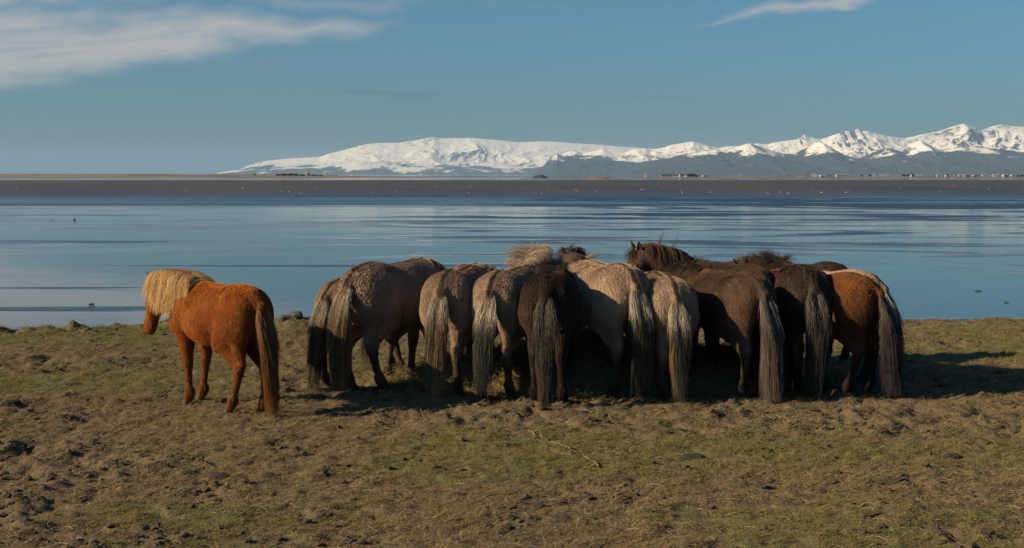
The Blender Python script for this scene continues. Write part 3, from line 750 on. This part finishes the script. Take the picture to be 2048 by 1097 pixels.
    L = np.where(onhead[:, 0], L * 0.45, L)
    feather = (z < 0.20) & (z > 0.07) & (Nn[:, 0] < -0.1); L = np.where(feather, L * 2.6, L); L = np.where(z < 0.09, L * 0.7, L)
    # locks: hairs of one small cell lean together
    cell = 0.030; key = np.floor((P0 + (nz3 * 0.09)) / cell + r.random(3)).astype(np.int64)
    key = key - key.min(0); kid = key[:, 0] + key[:, 1] * 1000 + key[:, 2] * 1000000
    _, inv = np.unique(kid, return_inverse=True); inv = inv.ravel(); cn = np.bincount(inv)[:, None]
    def mean(A): return np.stack([np.bincount(inv, A[:, k]) for k in range(A.shape[1])], 1) / cn
    jit = unit(r.normal(size=(len(cn), 3))) * 0.60 * curl
    ctip = mean(P0 + tan * L[:, None] * 0.85 + Nn * L[:, None] * (0.2 + 0.3 * curl)) + jit * 0.030
    tip = P0 + tan * L[:, None] * 0.9 + Nn * (L * (0.16 + 0.22 * r.random(fur)))[:, None] + r.normal(size=(fur, 3)) * 0.003
    cl = (0.16 + 0.60 * cu) * (1 - 0.5 * onleg); tip = tip * (1 - cl) + ctip[inv] * cl
    midp = P0 * 0.45 + tip * 0.55 + Nn * (L * 0.09)[:, None]
    pts = np.stack([P0 - Nn * 0.004, P0 * 0.8 + tip * 0.2 + Nn * (L * 0.08)[:, None], midp, tip], 1)
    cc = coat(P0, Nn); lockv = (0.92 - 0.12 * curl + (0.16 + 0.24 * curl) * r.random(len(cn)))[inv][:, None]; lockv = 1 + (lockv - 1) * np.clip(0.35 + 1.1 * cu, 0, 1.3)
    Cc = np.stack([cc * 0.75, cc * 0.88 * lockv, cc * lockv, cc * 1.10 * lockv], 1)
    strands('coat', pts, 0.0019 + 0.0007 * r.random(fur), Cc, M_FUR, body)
    # ---- hooves, ears, eyes
    for k in ('lh', 'rh', 'lf', 'rf'): link('hoof', HOOF, M_HOOF, root, feet[k])
    em = M_SKIN
    ear_c = EAR.copy(); vcol(ear_c, 'col', np.tile(np.array(C['dark']) * 0.9, (len(ear_c.vertices), 1)))
    from mathutils import Matrix, Vector
    for s_ in (1, -1):
        zax = unit(top * 0.80 - hd * 0.55 + side * s_ * 0.42); xax = unit(hd * 0.7 + side * s_ * 0.55); yax = unit(np.cross(zax, xax)); xax = np.cross(yax, zax)
        o = link('ear', ear_c, em, root); p = poll + top * 0.075 + side * s_ * 0.062 - hd * 0.005
        o.matrix_local = Matrix(((xax[0], yax[0], zax[0], p[0]), (xax[1], yax[1], zax[1], p[1]), (xax[2], yax[2], zax[2], p[2]), (0, 0, 0, 1)))
        if eyes:
            p = poll + hd * 0.17 + side * s_ * 0.088 + top * 0.042; link('eye', EYE, M_EYE, root, tuple(p))
    # ---- tail
    T = dict(n=1500, length=1.02, sway=0.0, flare=0.10, back=0.13, light=0.4, top=0.5); T.update(tail or {}); T['sway'] += r.normal() * 0.025; T['flare'] *= 0.8 + 0.5 * r.random()
    n = int(T['n'] * 2.5); K = 11; ncl = 130
    dock = np.array((-0.715, 0, 1.195))
    cid = r.integers(0, ncl, n); ca = r.random(ncl) * 2 * np.pi; cr = np.sqrt(r.random(ncl)); clen = 0.52 + 0.52 * r.random(ncl); ccol = r.random(ncl); csw = r.normal(size=ncl)
    ra = r.random(n) * 2 * np.pi; rr = np.sqrt(r.random(n)); d0 = r.random(n) ** 0.9 * 0.26           # where along the dock it springs from
    ln = T['length'] * clen[cid] * (0.72 + 0.33 * r.random(n)); short = r.random(n) < 0.22; ln = np.where(short, 0.16 + 0.30 * r.random(n), ln)
    ln = np.minimum(ln, 1.175 - d0 * 0.93); rad0 = 0.010 + 0.042 * sstep(d0, 0.0, 0.16)
    s = np.linspace(0, 1, K)[None, :]; sl = s * ln[:, None]
    px = dock[0] - d0[:, None] * 0.42 - T['back'] * (1 - np.exp(-sl * 5.0)) - np.abs(np.cos(ra) * rr)[:, None] * 0.03
    ly = np.sin(ra) * rr * rad0
    bulge = np.exp(-((sl - 0.42) / 0.35) ** 2) * 0.028
    cy_ = np.sin(ca[cid]) * cr[cid]; cx_ = np.cos(ca[cid]) * cr[cid]
    py = ly[:, None] * (1 - 0.5 * s) + cy_[:, None] * ((0.026 + bulge) * sstep(sl + d0[:, None], 0.0, 0.22) + 0.8 * T['flare'] * (sl / 1.0) ** 1.4 * (1 - 0.45 * sstep(s, 0.6, 1.0))) + (short * np.sign(ly) * 0.05)[:, None] * np.sin(s * 2.2) + (csw[cid] * 0.018)[:, None] * sl ** 1.5 * np.sin(3 * sl + ca[cid][:, None])
    py = py + T['sway'] * sl ** 1.7
    px = px - cx_[:, None] * (0.02 * s + T['flare'] * 0.6 * sl) - (short * 0.02)[:, None] * np.sin(s * 2.5)
    wave = 0.008 * np.sin(sl * (11 + 9 * ccol[cid][:, None]) + ca[cid][:, None]) * s
    pz = dock[2] - d0[:, None] * 0.93 - sl * (0.985 - 0.25 * np.exp(-sl * 9))
    fz = r.normal(size=(n, 1, 2)) * 0.015 * (s[..., None] * (1.25 - 0.5 * s[..., None]))
    pts = np.stack([px + fz[..., 0], py + wave + fz[..., 1], np.maximum(pz, 0.015)], -1)
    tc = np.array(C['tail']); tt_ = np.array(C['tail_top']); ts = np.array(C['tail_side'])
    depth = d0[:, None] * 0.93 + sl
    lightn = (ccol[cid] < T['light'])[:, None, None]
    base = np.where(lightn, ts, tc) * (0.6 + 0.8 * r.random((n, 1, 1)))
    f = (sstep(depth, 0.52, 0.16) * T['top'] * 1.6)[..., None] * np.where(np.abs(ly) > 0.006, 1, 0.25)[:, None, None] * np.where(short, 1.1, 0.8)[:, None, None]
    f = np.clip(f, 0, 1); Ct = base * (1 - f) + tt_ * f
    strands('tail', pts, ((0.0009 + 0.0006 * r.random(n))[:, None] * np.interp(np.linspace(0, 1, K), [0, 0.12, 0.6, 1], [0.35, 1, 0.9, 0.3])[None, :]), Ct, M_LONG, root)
    # ---- mane and forelock
    Mn = dict(n=900, length=0.30, side=1, mess=0.25, two=0.5, up=0.0, spike=0.0); Mn.update(mane or {})
    n = int(Mn['n'] * 1.6); K = 9
    t = r.random(n) * 1.05 - 0.02; tc_ = np.clip(t, 0, 1)
    C3 = bez(nb + np.array((-0.10, 0, 0.02)), mid, poll + np.array((0, 0, 0.0)), tc_); Rn = np.interp(tc_, tt, NR) * 0.98
    tang = unit(bez(nb, mid, poll, np.minimum(tc_ + 0.05, 1.05)) - C3 + 1e-6)
    sv = unit(np.cross(np.array([0, 0, 1.0])[None], tang) + np.array([0, 1e-4, 0])); upv = unit(np.cross(tang, sv))
    sgn = np.where(r.random(n) < 0.88 if abs(Mn['side']) == 1 else r.random(n) < 0.5, np.sign(Mn['side']) or 1, -(np.sign(Mn['side']) or 1))[:, None]
    lnm = Mn['length'] * (0.55 + 0.6 * r.random(n)) * (0.75 + 0.5 * np.sin(np.pi * np.clip(t, 0, 1)))
    ncl = 80; cid = np.clip((t * ncl + r.normal(size=n) * 1.5).astype(int), 0, ncl - 1); lift = (r.random(ncl) ** 2 * Mn['mess'])[cid] + Mn['up'] * r.random(n)
    cdr = r.normal(size=ncl)[cid]; spk = (r.random(ncl) < Mn['spike'] * 2)[cid] & (r.random(n) < 0.28); lift = np.where(spk, 0.5 + 1.1 * r.random(n), lift); lnm = np.where(spk, lnm * (0.35 + 0.3 * r.random(n)), lnm); sgn = np.where(spk[:, None], sgn * (0.25 + 0.4 * r.random((n, 1))), sgn)
    s = np.linspace(0, 1, K)
    pts = np.zeros((n, K, 3)); pos = C3 + upv * Rn[:, None] * 0.93 + sv * (r.normal(size=n) * 0.018)[:, None]
    ang0 = 0.35 + 0.9 * lift
    for k in range(K):
        pts[:, k] = pos
        sk = s[k]
        # start up and sideways, then roll round the neck and hang
        wv = np.clip(sk * lnm / (0.22 + 0.5 * lift), 0, 1)[:, None]
        dirn = upv * (ang0[:, None] * (1 - wv) ** 1.5) + sv * sgn * (0.95 - 0.55 * wv) + np.array([0, 0, -1.0]) * (wv ** 1.1) * 1.5 + tang * (0.12 * cdr[:, None] - 0.12) + r.normal(size=(n, 3)) * 0.05
        pos = pos + unit(dirn) * (lnm / (K - 1))[:, None]
        # stay outside the neck
        rel = pos - C3; pl = rel - tang * np.sum(rel * tang, 1, keepdims=True); dl = np.linalg.norm(pl, axis=1, keepdims=True)
        pos = pos + pl / np.maximum(dl, 1e-6) * np.maximum(Rn[:, None] * 1.0 + 0.012 - dl, 0) * 0.7
    mc = np.where((r.random(n) < Mn['two'])[:, None], np.array(C['mane2']), np.array(C['mane'])) * (0.75 + 0.5 * r.random((n, 1)))
    mo = strands('mane', pts, 0.0013 + 0.0007 * r.random(n), mc, M_LONG, root)
    n = 160; pts = np.zeros((n, 6, 3)); pos = poll + top * 0.09 + side * (r.normal(size=(n, 1)) * 0.03) - hd * 0.02
    lnf = 0.20 * (0.6 + 0.6 * r.random(n)); jit = r.normal(size=(n, 3)) * 0.35
    for k in range(6):
        pts[:, k] = pos; d_ = top * (0.7 - 0.22 * k) + hd * 0.9 + jit + np.array([0, 0, -0.15 * k]); pos = pos + unit(d_) * (lnf / 5)[:, None]
    strands('forelock', pts, 0.0018 + 0.0008 * r.random(n), np.array(C['mane'])[None] * (0.7 + 0.5 * r.random((n, 1))), M_LONG, mo)
    return root

def hind_at(u, v): return at(u, v)
def herd():
    UP = lambda y=0.0, x=0.98, z=1.42, mx=1.30, my=0.0, mz=1.05: dict(poll=(x, y, z), muzzle=(mx, my, mz))
    horse('chestnut horse with flaxen mane standing apart left of the herd', hind_at(504, 827), 135, 0.95, CHESTNUT, 1,
          neck=dict(poll=(0.99, 0.10, 1.27), muzzle=(1.12, 0.17, 0.76)), legs=dict(lh=(0.16, 0.0), rh=(-0.06, 0.0), lf=(-0.02, -0.02), rf=(0.10, 0)), fur=36000,
          tail=dict(n=2300, length=1.12, flare=0.04, light=0.55, top=0.45), mane=dict(n=4400, length=0.45, side=1, mess=0.15, two=0.72), dirt=0.06, group='horses standing on the shore field', curl=0.26)
    horse('small dun horse half hidden behind the leftmost rump of the herd', (-1.97, 15.62), 58, 0.90, DUN, 2, fur=22000, tail=dict(light=0.3, top=0.45, n=1500, length=1.1), wide=0.95)
    horse('stocky dun horse turned right at the left end of the herd', hind_at(716, 785), 52, 1.04, DUN, 3, neck=dict(poll=(1.02, 0.25, 0.95), muzzle=(1.16, 0.42, 0.55)), fur=36000, wide=1.02,
          legs=dict(lh=(0.0, 0.02), rh=(0.16, 0.04), rf=(0.05, 0), lf=(-0.06, 0)), tail=dict(n=2300, length=1.02, light=0.48, top=0.42, flare=0.12), curl=0.75)
    horse('dun horse with streaky brown tail, third rump from the left of the herd', hind_at(889, 797), 76, 1.0, DUN, 4, fur=34000, legs=dict(rh=(0.05, 0.0), lh=(0.0, -0.01)), wide=0.9,
          tail=dict(n=2000, length=1.00, light=0.5, top=0.45, sway=-0.03, flare=0.13), mane=dict(n=700, length=0.25))
    horse('dun horse with cream and dark mane blown up, left of the black rump', hind_at(988, 799), 72, 1.0, DUN, 5, neck=dict(poll=(0.94, 0.02, 1.35), muzzle=(1.14, -0.24, 1.02)), fur=34000, wide=0.88,
          legs=dict(lh=(-0.04, 0.0), rh=(0.12, 0.0)), tail=dict(n=1700, length=0.95, light=0.14, top=0.95, flare=0.08), mane=dict(n=2600, length=0.23, side=-1, mess=0.5, two=0.7, up=0.35, spike=0.08))
    horse('black brown horse, rump to camera with a long straight tail', hind_at(1095, 809), 84, 1.01, BLACK, 6, fur=34000, legs=dict(lh=(0.0, 0), rh=(0.02, 0.02)), wide=0.9,
          tail=dict(n=2300, length=1.14, light=0.45, top=0.45, flare=0.03), dirt=0.10, curl=0.34)
    horse('pale dun horse with left flank in view, right of the black rump', hind_at(1258, 796), 113, 1.05, DUN, 7, neck=dict(poll=(1.00, 0.05, 0.98), muzzle=(1.22, 0.08, 0.60)), fur=38000,
          legs=dict(lh=(0.06, 0.0), rh=(-0.04, 0)), tail=dict(n=1900, length=1.02, light=0.18, top=0.85, flare=0.07), mane=dict(n=1600, length=0.22, side=1, mess=0.6, two=0.8, up=0.35), curl=0.34)
    horse('small dun horse with half white tail in the middle of the herd', hind_at(1348, 800), 96, 0.95, DUN, 8, fur=32000, tail=dict(n=1900, length=1.00, light=0.18, top=0.95, flare=0.08), wide=0.92, curl=0.34)
    horse('dark brown horse with a wide grey tail fanned to the ground', hind_at(1512, 797), 116, 0.98, BROWN, 9, fur=36000, legs=dict(lh=(0.05, 0.0), rh=(0.02, 0)),
          tail=dict(n=2600, length=1.12, light=0.6, top=0.5, flare=0.16, sway=0.03), mane=dict(n=900, length=0.24, mess=0.7), dirt=0.3, neck=dict(poll=(1.02, 0.0, 1.08), muzzle=(1.26, 0.05, 0.68)))
    horse('blackish horse wedged behind the wide grey tail', (2.72, 15.62), 122, 1.02, BLACK, 10, fur=22000, tail=dict(n=1500, light=0.4, top=0.6, length=1.0), mane=dict(n=900, length=0.22, mess=0.8))
    horse('black horse with dark hanging tail, left of the bay', hind_at(1620, 791), 97, 1.03, BLACK, 11, fur=32000, legs=dict(rh=(0.0, 0.02)), wide=0.92,
          tail=dict(n=2300, length=1.0, light=0.15, top=0.6, flare=0.15, sway=0.05), mane=dict(n=1400, length=0.26, mess=0.9, up=0.4, spike=0.25), dirt=0.22)
    horse('red bay horse with black tail at the right end of the herd', hind_at(1732, 791), 143, 0.97, BAY, 12, neck=dict(poll=(1.05, -0.12, 0.95), muzzle=(1.2, -0.25, 0.55)), fur=36000,
          legs=dict(lh=(0.14, 0.0), rh=(-0.02, 0)), tail=dict(n=2200, length=1.08, light=0.3, top=0.45, flare=0.10), dirt=0.10, curl=0.34)
    horse('pale dun horse whose back shows beyond the red bay', (4.04, 16.00), 147, 0.95, DUN, 13, neck=dict(poll=(1.05, -0.15, 0.95), muzzle=(1.2, -0.3, 0.55)), fur=26000,
          tail=dict(n=1700, length=1.0, light=0.45, top=0.8), mane=dict(n=1100, length=0.24, mess=1.0, up=0.5, two=0.8, spike=0.25))
    # the far side of the ring
    horse('dun horse on the far side, its dark mane just over the left backs', (-1.42, 16.75), 12, 0.93, DUN, 14, fur=18000, mane=dict(n=1500, length=0.24, side=-1, mess=0.7, two=0.45), neck=dict(poll=(1.02, 0.0, 1.05), muzzle=(1.25, -0.1, 0.66)), tail=dict(n=900))
    horse('black horse facing the camera with pricked ears on the far side', (0.74, 18.25), -92, 0.93, BLACK, 15, fur=18000, neck=dict(poll=(0.90, 0.0, 1.45), muzzle=(1.12, 0.0, 1.02)), eyes=True, mane=dict(n=900, length=0.22, mess=0.3, up=0.1, side=1, spike=0.12), tail=dict(n=600))
    horse('brown horse with shaggy forelock, head raised to the left', (3.10, 17.45), 183, 0.98, BROWN, 16, fur=26000, neck=dict(poll=(0.93, 0.06, 1.40), muzzle=(1.16, 0.14, 1.02)), eyes=True, mane=dict(n=2600, length=0.36, side=1, mess=0.22, two=0.45, up=0.05, spike=0.02), tail=dict(n=600))
    horse('dark horse at the back right, ear up and mane bristling', (4.10, 17.75), 203, 0.94, BLACK, 17, fur=24000, neck=dict(poll=(0.92, 0.10, 1.26), muzzle=(1.12, 0.18, 0.86)), mane=dict(n=2000, length=0.28, side=1, mess=0.35, two=0.6, up=0.2, spike=0.12), tail=dict(n=600))
# ------------------------------------------------------------------ hay
def build_hay():
    cx, cy_ = 1.15, 16.45; rx, ry, H = 2.5, 1.25, 0.42
    def hz_(x, y):
        q = ((x - cx) / rx) ** 2 + ((y - cy_) / ry) ** 2
        return H * np.clip(1 - q, 0, 1) ** 0.8 * (0.55 + 0.8 * fbm(np.stack([x * 2.3, y * 2.3], -1), 3, 301)) - 0.04 * np.clip(q - 0.9, 0, 1)
    gx, gy = np.meshgrid(np.linspace(-1.08, 1.08, 110), np.linspace(-1.08, 1.08, 60))
    X, Y = cx + gx * rx, cy_ + gy * ry
    Z = ground_z(X, Y, False) + hz_(X, Y) + 0.02 * (fbm(np.stack([X * 12, Y * 12], -1), 2, 303) - 0.5)
    pile = link('hay_pile', None); pile.location = (0, 0, 0)
    tag(pile, 'low heap of loose hay on the ground in the middle of the herd', 'hay')
    link('heap', grid_mesh('heap', X, Y, Z), plain('hay_under', (0.14, 0.11, 0.05), 0.95, 0.5, 25.0), pile)
    r = np.random.default_rng(41); N = 34000
    a = r.random(N) * 6.283; q = np.sqrt(r.random(N)) * 1.12
    x = cx + np.cos(a) * q * rx; y = cy_ + np.sin(a) * q * ry; z = ground_z(x, y, False) + np.maximum(hz_(x, y), 0) + 0.005
    L = 0.06 + 0.14 * r.random(N); d = unit(np.stack([r.normal(size=N), r.normal(size=N), 0.35 * np.abs(r.normal(size=N))], -1))
    p0 = np.stack([x, y, z], -1); bend = r.normal(size=(N, 3)) * 0.02
    pts = np.stack([p0, p0 + d * (L * 0.5)[:, None] + bend + np.array([0, 0, 0.012]), p0 + d * L[:, None] + np.array([0, 0, -0.006])], 1)
    C = np.where(r.random((N, 1)) < 0.5, np.array([0.34, 0.265, 0.115]), np.array([0.20, 0.165, 0.066])) * (0.6 + 0.6 * r.random((N, 1)))
    hs = strands('hay_stalks', pts, 0.0018 + 0.0012 * r.random(N), C, strand_material('hay_straw', 0.6, 0.3, 0.3), pile)
    hs['kind'] = 'stuff'

# ------------------------------------------------------------------ far town, trees, birds, stones
def house_mesh(w, d, h, rf):
    V = [(-w / 2, -d / 2, 0), (w / 2, -d / 2, 0), (w / 2, d / 2, 0), (-w / 2, d / 2, 0), (-w / 2, -d / 2, h), (w / 2, -d / 2, h), (w / 2, d / 2, h), (-w / 2, d / 2, h), (-w / 2, 0, h + rf), (w / 2, 0, h + rf)]
    wall = mesh_py('wall', V, [(0, 1, 5, 4), (2, 3, 7, 6), (1, 2, 6, 9, 5), (3, 0, 4, 8, 7)])
    o = 0.25
    Rv = [(-w / 2 - o, -d / 2 - o, h - 0.1), (w / 2 + o, -d / 2 - o, h - 0.1), (w / 2 + o, 0, h + rf + 0.06), (-w / 2 - o, 0, h + rf + 0.06), (w / 2 + o, d / 2 + o, h - 0.1), (-w / 2 - o, d / 2 + o, h - 0.1)]
    Rv2 = [(x, y, z + 0.18) for x, y, z in Rv]
    roof = mesh_py('roof', Rv + Rv2, [(0, 1, 2, 3)[::-1], (3, 2, 4, 5)[::-1], (6, 7, 8, 9), (9, 8, 10, 11), (0, 6, 9, 3), (3, 9, 11, 5), (1, 2, 8, 7), (2, 4, 10, 8), (0, 1, 7, 6), (5, 11, 10, 4)])
    return wall, roof
def build_town():
    white = plain('white_wall', (0.30, 0.30, 0.295), 0.8, 0.08, 0.5); red = plain('red_roof', (0.26, 0.055, 0.03), 0.8, 0.2, 0.5); dark = plain('dark_roof', (0.05, 0.05, 0.055), 0.8, 0.2, 0.5)
    grey = plain('grey_roof', (0.22, 0.22, 0.23), 0.7, 0.2, 0.5); glass = plain('window_glass', (0.02, 0.025, 0.03), 0.15, 0.2, 1.0, 0.5)
    def house(u, v, D, w, h, d, rf, roofm, label, group=None, turn=0.0, name='house', win=0):
        o = link(name, None); x = (u - 1024) / F * D; o.location = (x, D, hz(v, D) - 0.4); o.rotation_euler = (0, 0, turn); tag(o, label, 'house', group)
        wl, rf_ = house_mesh(w, d, h + 0.4, rf); wo = link('wall', wl, white, o); link('roof', rf_, roofm, o)
        for i in range(win):
            x0 = -w / 2 + (i + 0.5) * w / win
            link('window', mesh_py('window', [(x0 - 0.5, -d / 2 - 0.03, h * 0.4), (x0 + 0.5, -d / 2 - 0.03, h * 0.4), (x0 + 0.5, -d / 2 - 0.03, h * 0.4 + 1.0), (x0 - 0.5, -d / 2 - 0.03, h * 0.4 + 1.0)], [(0, 1, 2, 3)]), glass, wo)
    house(617, 352.0, 1500, 2.8, 1.7, 4, 1.4, red, 'lone white house with red roof on the far left shore', turn=0.2, win=2)
    house(1333, 354.0, 1650, 13, 1.5, 7, 1.5, dark, 'long white building with dark roof left of the dark tree clump', win=7)
    house(1684, 354.2, 1500, 13, 1.9, 6, 0.7, grey, 'longest white building in the far town, under the dark cone mountain', win=7)
    o = link('tower', None); D = 1500; o.location = ((1748 - 1024) / F * D, D, hz(354, D)); tag(o, 'small white tower rising over the roofs of the far town', 'tower')
    wl, rf_ = house_mesh(1.4, 1.4, 2.6, 1.4); link('wall', wl, white, o); link('roof', rf_, grey, o)
    r = random.Random(4)
    ORD = 'first second third fourth fifth sixth seventh eighth ninth tenth eleventh twelfth thirteenth fourteenth fifteenth sixteenth seventeenth eighteenth nineteenth twentieth'.split()
    ORD += ['twenty-' + w for w in ORD[:9]]
    for hi_, u in enumerate((1292, 1352, 1362, 1371, 1400, 1409, 1416, 1480, 1578, 1600, 1613, 1629, 1642, 1658, 1765, 1776, 1823, 1838, 1877, 1893, 1912, 1921, 1930, 1950, 1968, 1990, 1998, 2010, 2024)):
        house(u, 353.4 + r.random() * 1.0, 1450 + r.random() * 250, 2.6 + r.random() * 3.0, 1.2 + r.random() * 0.6, 4, 0.8, r.choice((grey, grey, dark, red)), ORD[hi_] + ' small white house of the far town, counted from the left', 'small houses of the far town', turn=r.uniform(-0.4, 0.4), win=2)
    leafm = plain('conifer_leaf', (0.030, 0.036, 0.022), 0.9, 0.5, 1.5); bark = plain('bark', (0.06, 0.045, 0.035), 0.9, 0.3, 3.0)
    def tree(u, v, D, w, h, seed, label, group):
        rr = np.random.default_rng(seed); n = 420
        q = rr.normal(size=(n, 3)); q = unit(q) * (rr.random((n, 1)) ** 0.4) * np.array([w / 2, w / 2, h * 0.42]) * (0.75 + 0.4 * rr.random((n, 1))) + np.array([0, 0, h * 0.56])
        e1 = unit(rr.normal(size=(n, 3))); e2 = unit(np.cross(e1, rr.normal(size=(n, 3)))); s = (0.16 + 0.22 * rr.random((n, 1))) * w / 4
        V = np.stack([q - e1 * s, q + e2 * s, q + e1 * s, q - e2 * s], 1).reshape(-1, 3)
        o = link('tree', None); o.location = ((u - 1024) / F * D, D, hz(v, D) - 0.2); tag(o, label, 'tree', group)
        link('crown', mesh_np('crown', V, np.arange(4 * n).reshape(-1, 4), False), leafm, o)
        tv = []; 
        for z, rd in ((0, 0.16), (h * 0.6, 0.08)):
            for j in range(6): tv.append((rd * math.cos(j * math.pi / 3), rd * math.sin(j * math.pi / 3), z))
        link('trunk', mesh_py('trunk', tv, [(j, (j + 1) % 6, 6 + (j + 1) % 6, 6 + j) for j in range(6)]), bark, o)
    rr = random.Random(9)
    for u, v, w, h, lab, gp in [
        (1379, 355, 5, 4, 'left tree of the dark clump right of the long dark roof', 'a'), (1387, 355, 5.5, 4.2, 'tallest, middle tree of the dark clump right of the long dark roof', 'a'),
        (1393, 355, 3.5, 3, 'lowest, right tree of the dark clump right of the long dark roof', 'a'),
        (1808, 353.5, 4.5, 2.6, 'left one of two dark trees on the rise right of the white tower', 'b'), (1817, 353.5, 4, 2.4, 'right one of two dark trees on the rise right of the white tower', 'b'),
        (1870, 354, 3.4, 2.0, 'single small dark tree halfway along the right part of the town', 'b'), (1724, 354, 3, 2.2, 'dark tree furthest left of the small white tower', 'b'),
        (1740, 354, 3, 2.4, 'dark tree standing right against the small white tower', 'b'), (1936, 355.5, 4.6, 2.8, 'broad dark tree in front of the houses of the right part of town', 'b'),
        (1948, 355.5, 3.2, 2.4, 'smaller dark tree right of the broad one in the town', 'b'), (2036, 355, 3.6, 2.6, 'last dark tree but one at the right edge of the picture', 'b'), (2044, 355, 4, 3.0, 'dark tree cut by the right edge of the picture', 'b'),
        (509, 351, 3.0, 1.6, 'leftmost low scrub tree alone on the far left shore', 'c'), (528, 351, 2.4, 1.4, 'second low scrub tree alone on the far left shore', 'c'),
        (556, 352, 6, 2.0, 'first dark tree of the row left of the red roofed house', 'c'), (568, 352, 6.5, 2.4, 'second dark tree of the row left of the red roofed house', 'c'), (580, 352, 7, 2.7, 'third and highest dark tree of the row left of the red roofed house', 'c'),
        (592, 352, 6, 2.2, 'fourth dark tree of the row left of the red roofed house', 'c'), (604, 352.5, 6, 1.9, 'dark tree touching the red roofed house on its left', 'c'),
        (628, 352.5, 6, 1.9, 'dark tree just right of the red roofed house', 'c'), (641, 353, 6, 1.5, 'last low dark tree right of the red roofed house', 'c')]:
        tree(u, v, 1440 + rr.random() * 120, w, h, int(u), lab, {'a': 'trees of the dark clump', 'b': 'trees between far houses', 'c': 'scrub trees on the far left shore'}[gp])
    # birds: gulls far out on the mudflat, dark birds on the near water
    def bird_mesh(s):
        V = []; Fs = []; n = 8; prof = [(-0.55, 0.02, 0.10), (-0.35, 0.10, 0.05), (0, 0.17, 0.0), (0.25, 0.13, 0.03), (0.36, 0.07, 0.12), (0.42, 0.075, 0.20), (0.50, 0.05, 0.22), (0.60, 0.012, 0.20)]
        for (x, rd, zc) in prof:
            for j in range(n): a = 2 * math.pi * j / n; V.append((x * s, rd * math.cos(a) * s, (zc + 0.14 + rd * math.sin(a)) * s))
        for i in range(len(prof) - 1):
            for j in range(n): Fs.append((i * n + j, i * n + (j + 1) % n, (i + 1) * n + (j + 1) % n, (i + 1) * n + j))
        for sgn in (1, -1):
            k = len(V)
            for dx in (0, 0.03):
                for z in (0, 0.14): V += [((0.02 + dx) * s, sgn * 0.05 * s, z * s)]
            Fs.append((k, k + 1, k + 3, k + 2))
        return mesh_py('bird', V, Fs, True)
    gull = bird_mesh(0.34); gm = plain('gull_white', (0.30, 0.29, 0.27), 0.8, 0.1, 4.0); r = random.Random(12)
    for i in range(130):
        v = 366.5 + 22 * r.random() ** 0.7; u = r.random() * 2080 - 16; D = (CH - WZ) * F / (v - HV)
        o = link('gull', gull, gm); o.location = ((u - 1024) / F * D, D, WZ + 0.03); o.rotation_euler = (0, 0, r.random() * 6.28); k = r.uniform(0.7, 1.3); o.scale = (k, k, k)
        tag(o, 'tiny white gull resting on the dark mudflat', 'gull', 'gulls scattered on the mudflat')
    dm = plain('dark_plumage', (0.02, 0.018, 0.016), 0.7, 0.3, 8.0)
    def wb(u, v, s, rz, label):
        D = (CH - WZ) * F / (v - HV); o = link('bird', bird_mesh(s), dm); o.location = ((u - 1024) / F * D, D, WZ - 0.02); o.rotation_euler = (0, 0, rz); tag(o, label, 'bird')
    wb(149, 441, 0.30, 1.2, 'largest dark bird alone on the water, upper left of the lagoon')
    wb(183, 609, 0.13, 0.6, 'small dark bird on the water just off the left turf edge')
    wb(2013, 606, 0.13, 2.0, 'small dark bird on the water near the right turf edge')
    wb(102, 442, 0.12, 0.3, 'tiny dark bird left of the largest bird on the lagoon')
    def stone(u, v, s, seed, label, on_water=True, z=None, dist=None):
        if dist: D = dist; zz = z
        elif on_water: D = (CH - WZ) * F / (v - HV); zz = WZ
        else: D = CH * F / (v - HV); zz = float(ground_z(np.array([(u - 1024) / F * D]), np.array([D]))[0])
        o = link('stone', rock_mesh('stone', s, seed), plain('stone_dark', (0.06, 0.056, 0.052), 0.85, 0.4, 12.0)); o.location = ((u - 1024) / F * D, D, zz if z is None else z); tag(o, label, 'stone')
    stone(1955, 583, (0.08, 0.05, 0.03), 3, 'flat brown stone breaking the water right of the herd')
    stone(285, 648, (0.05, 0.05, 0.035), 4, 'pointed dark stone on the turf edge below the chestnut muzzle', False)
    for i, (u, v, s, lb) in enumerate([(566, 622, 0.075, 'left dark stone on the mound behind the chestnut tail'), (575, 626, 0.055, 'small front stone of the mound behind the chestnut tail'), (594, 618, 0.09, 'biggest dark stone on the mound behind the chestnut tail'), (585, 625, 0.05, 'small stone between the two larger ones on the mound')]):
        D = 21.6 + 0.1 * i; x = (u - 1024) / F * D
        stone(u, v, (s, s * 0.9, s * 0.8), 10 + i, lb, False, float(ground_z(np.array([x]), np.array([D]))[0]) + s * 0.35, dist=D)
    for i, (u, v, s, lb) in enumerate([(441, 957, 0.05, 'dark dung lump beside the small green patch in the left foreground'), (20, 817, 0.07, 'black dung heap at the left edge of the picture'),
                                       (1905, 914, 0.05, 'dark dung lump in the grass at the lower right'), (640, 824, 0.06, 'dark dung lump under the shadow right of the chestnut'), (1385, 918, 0.07, 'dark dung heap in the grass in front of the herd')]):
        x, D = at(u, v); g = float(ground_z(np.array([x]), np.array([D]))[0])
        o = link('dung', rock_mesh('dung', (s * 1.5, s, s * 0.6), 30 + i), plain('dung_dark', (0.028, 0.022, 0.017), 0.9, 0.4, 20.0)); o.location = (x, D, g + s * 0.2); tag(o, lb, 'dung')

build_grass(); herd(); build_hay(); build_town()
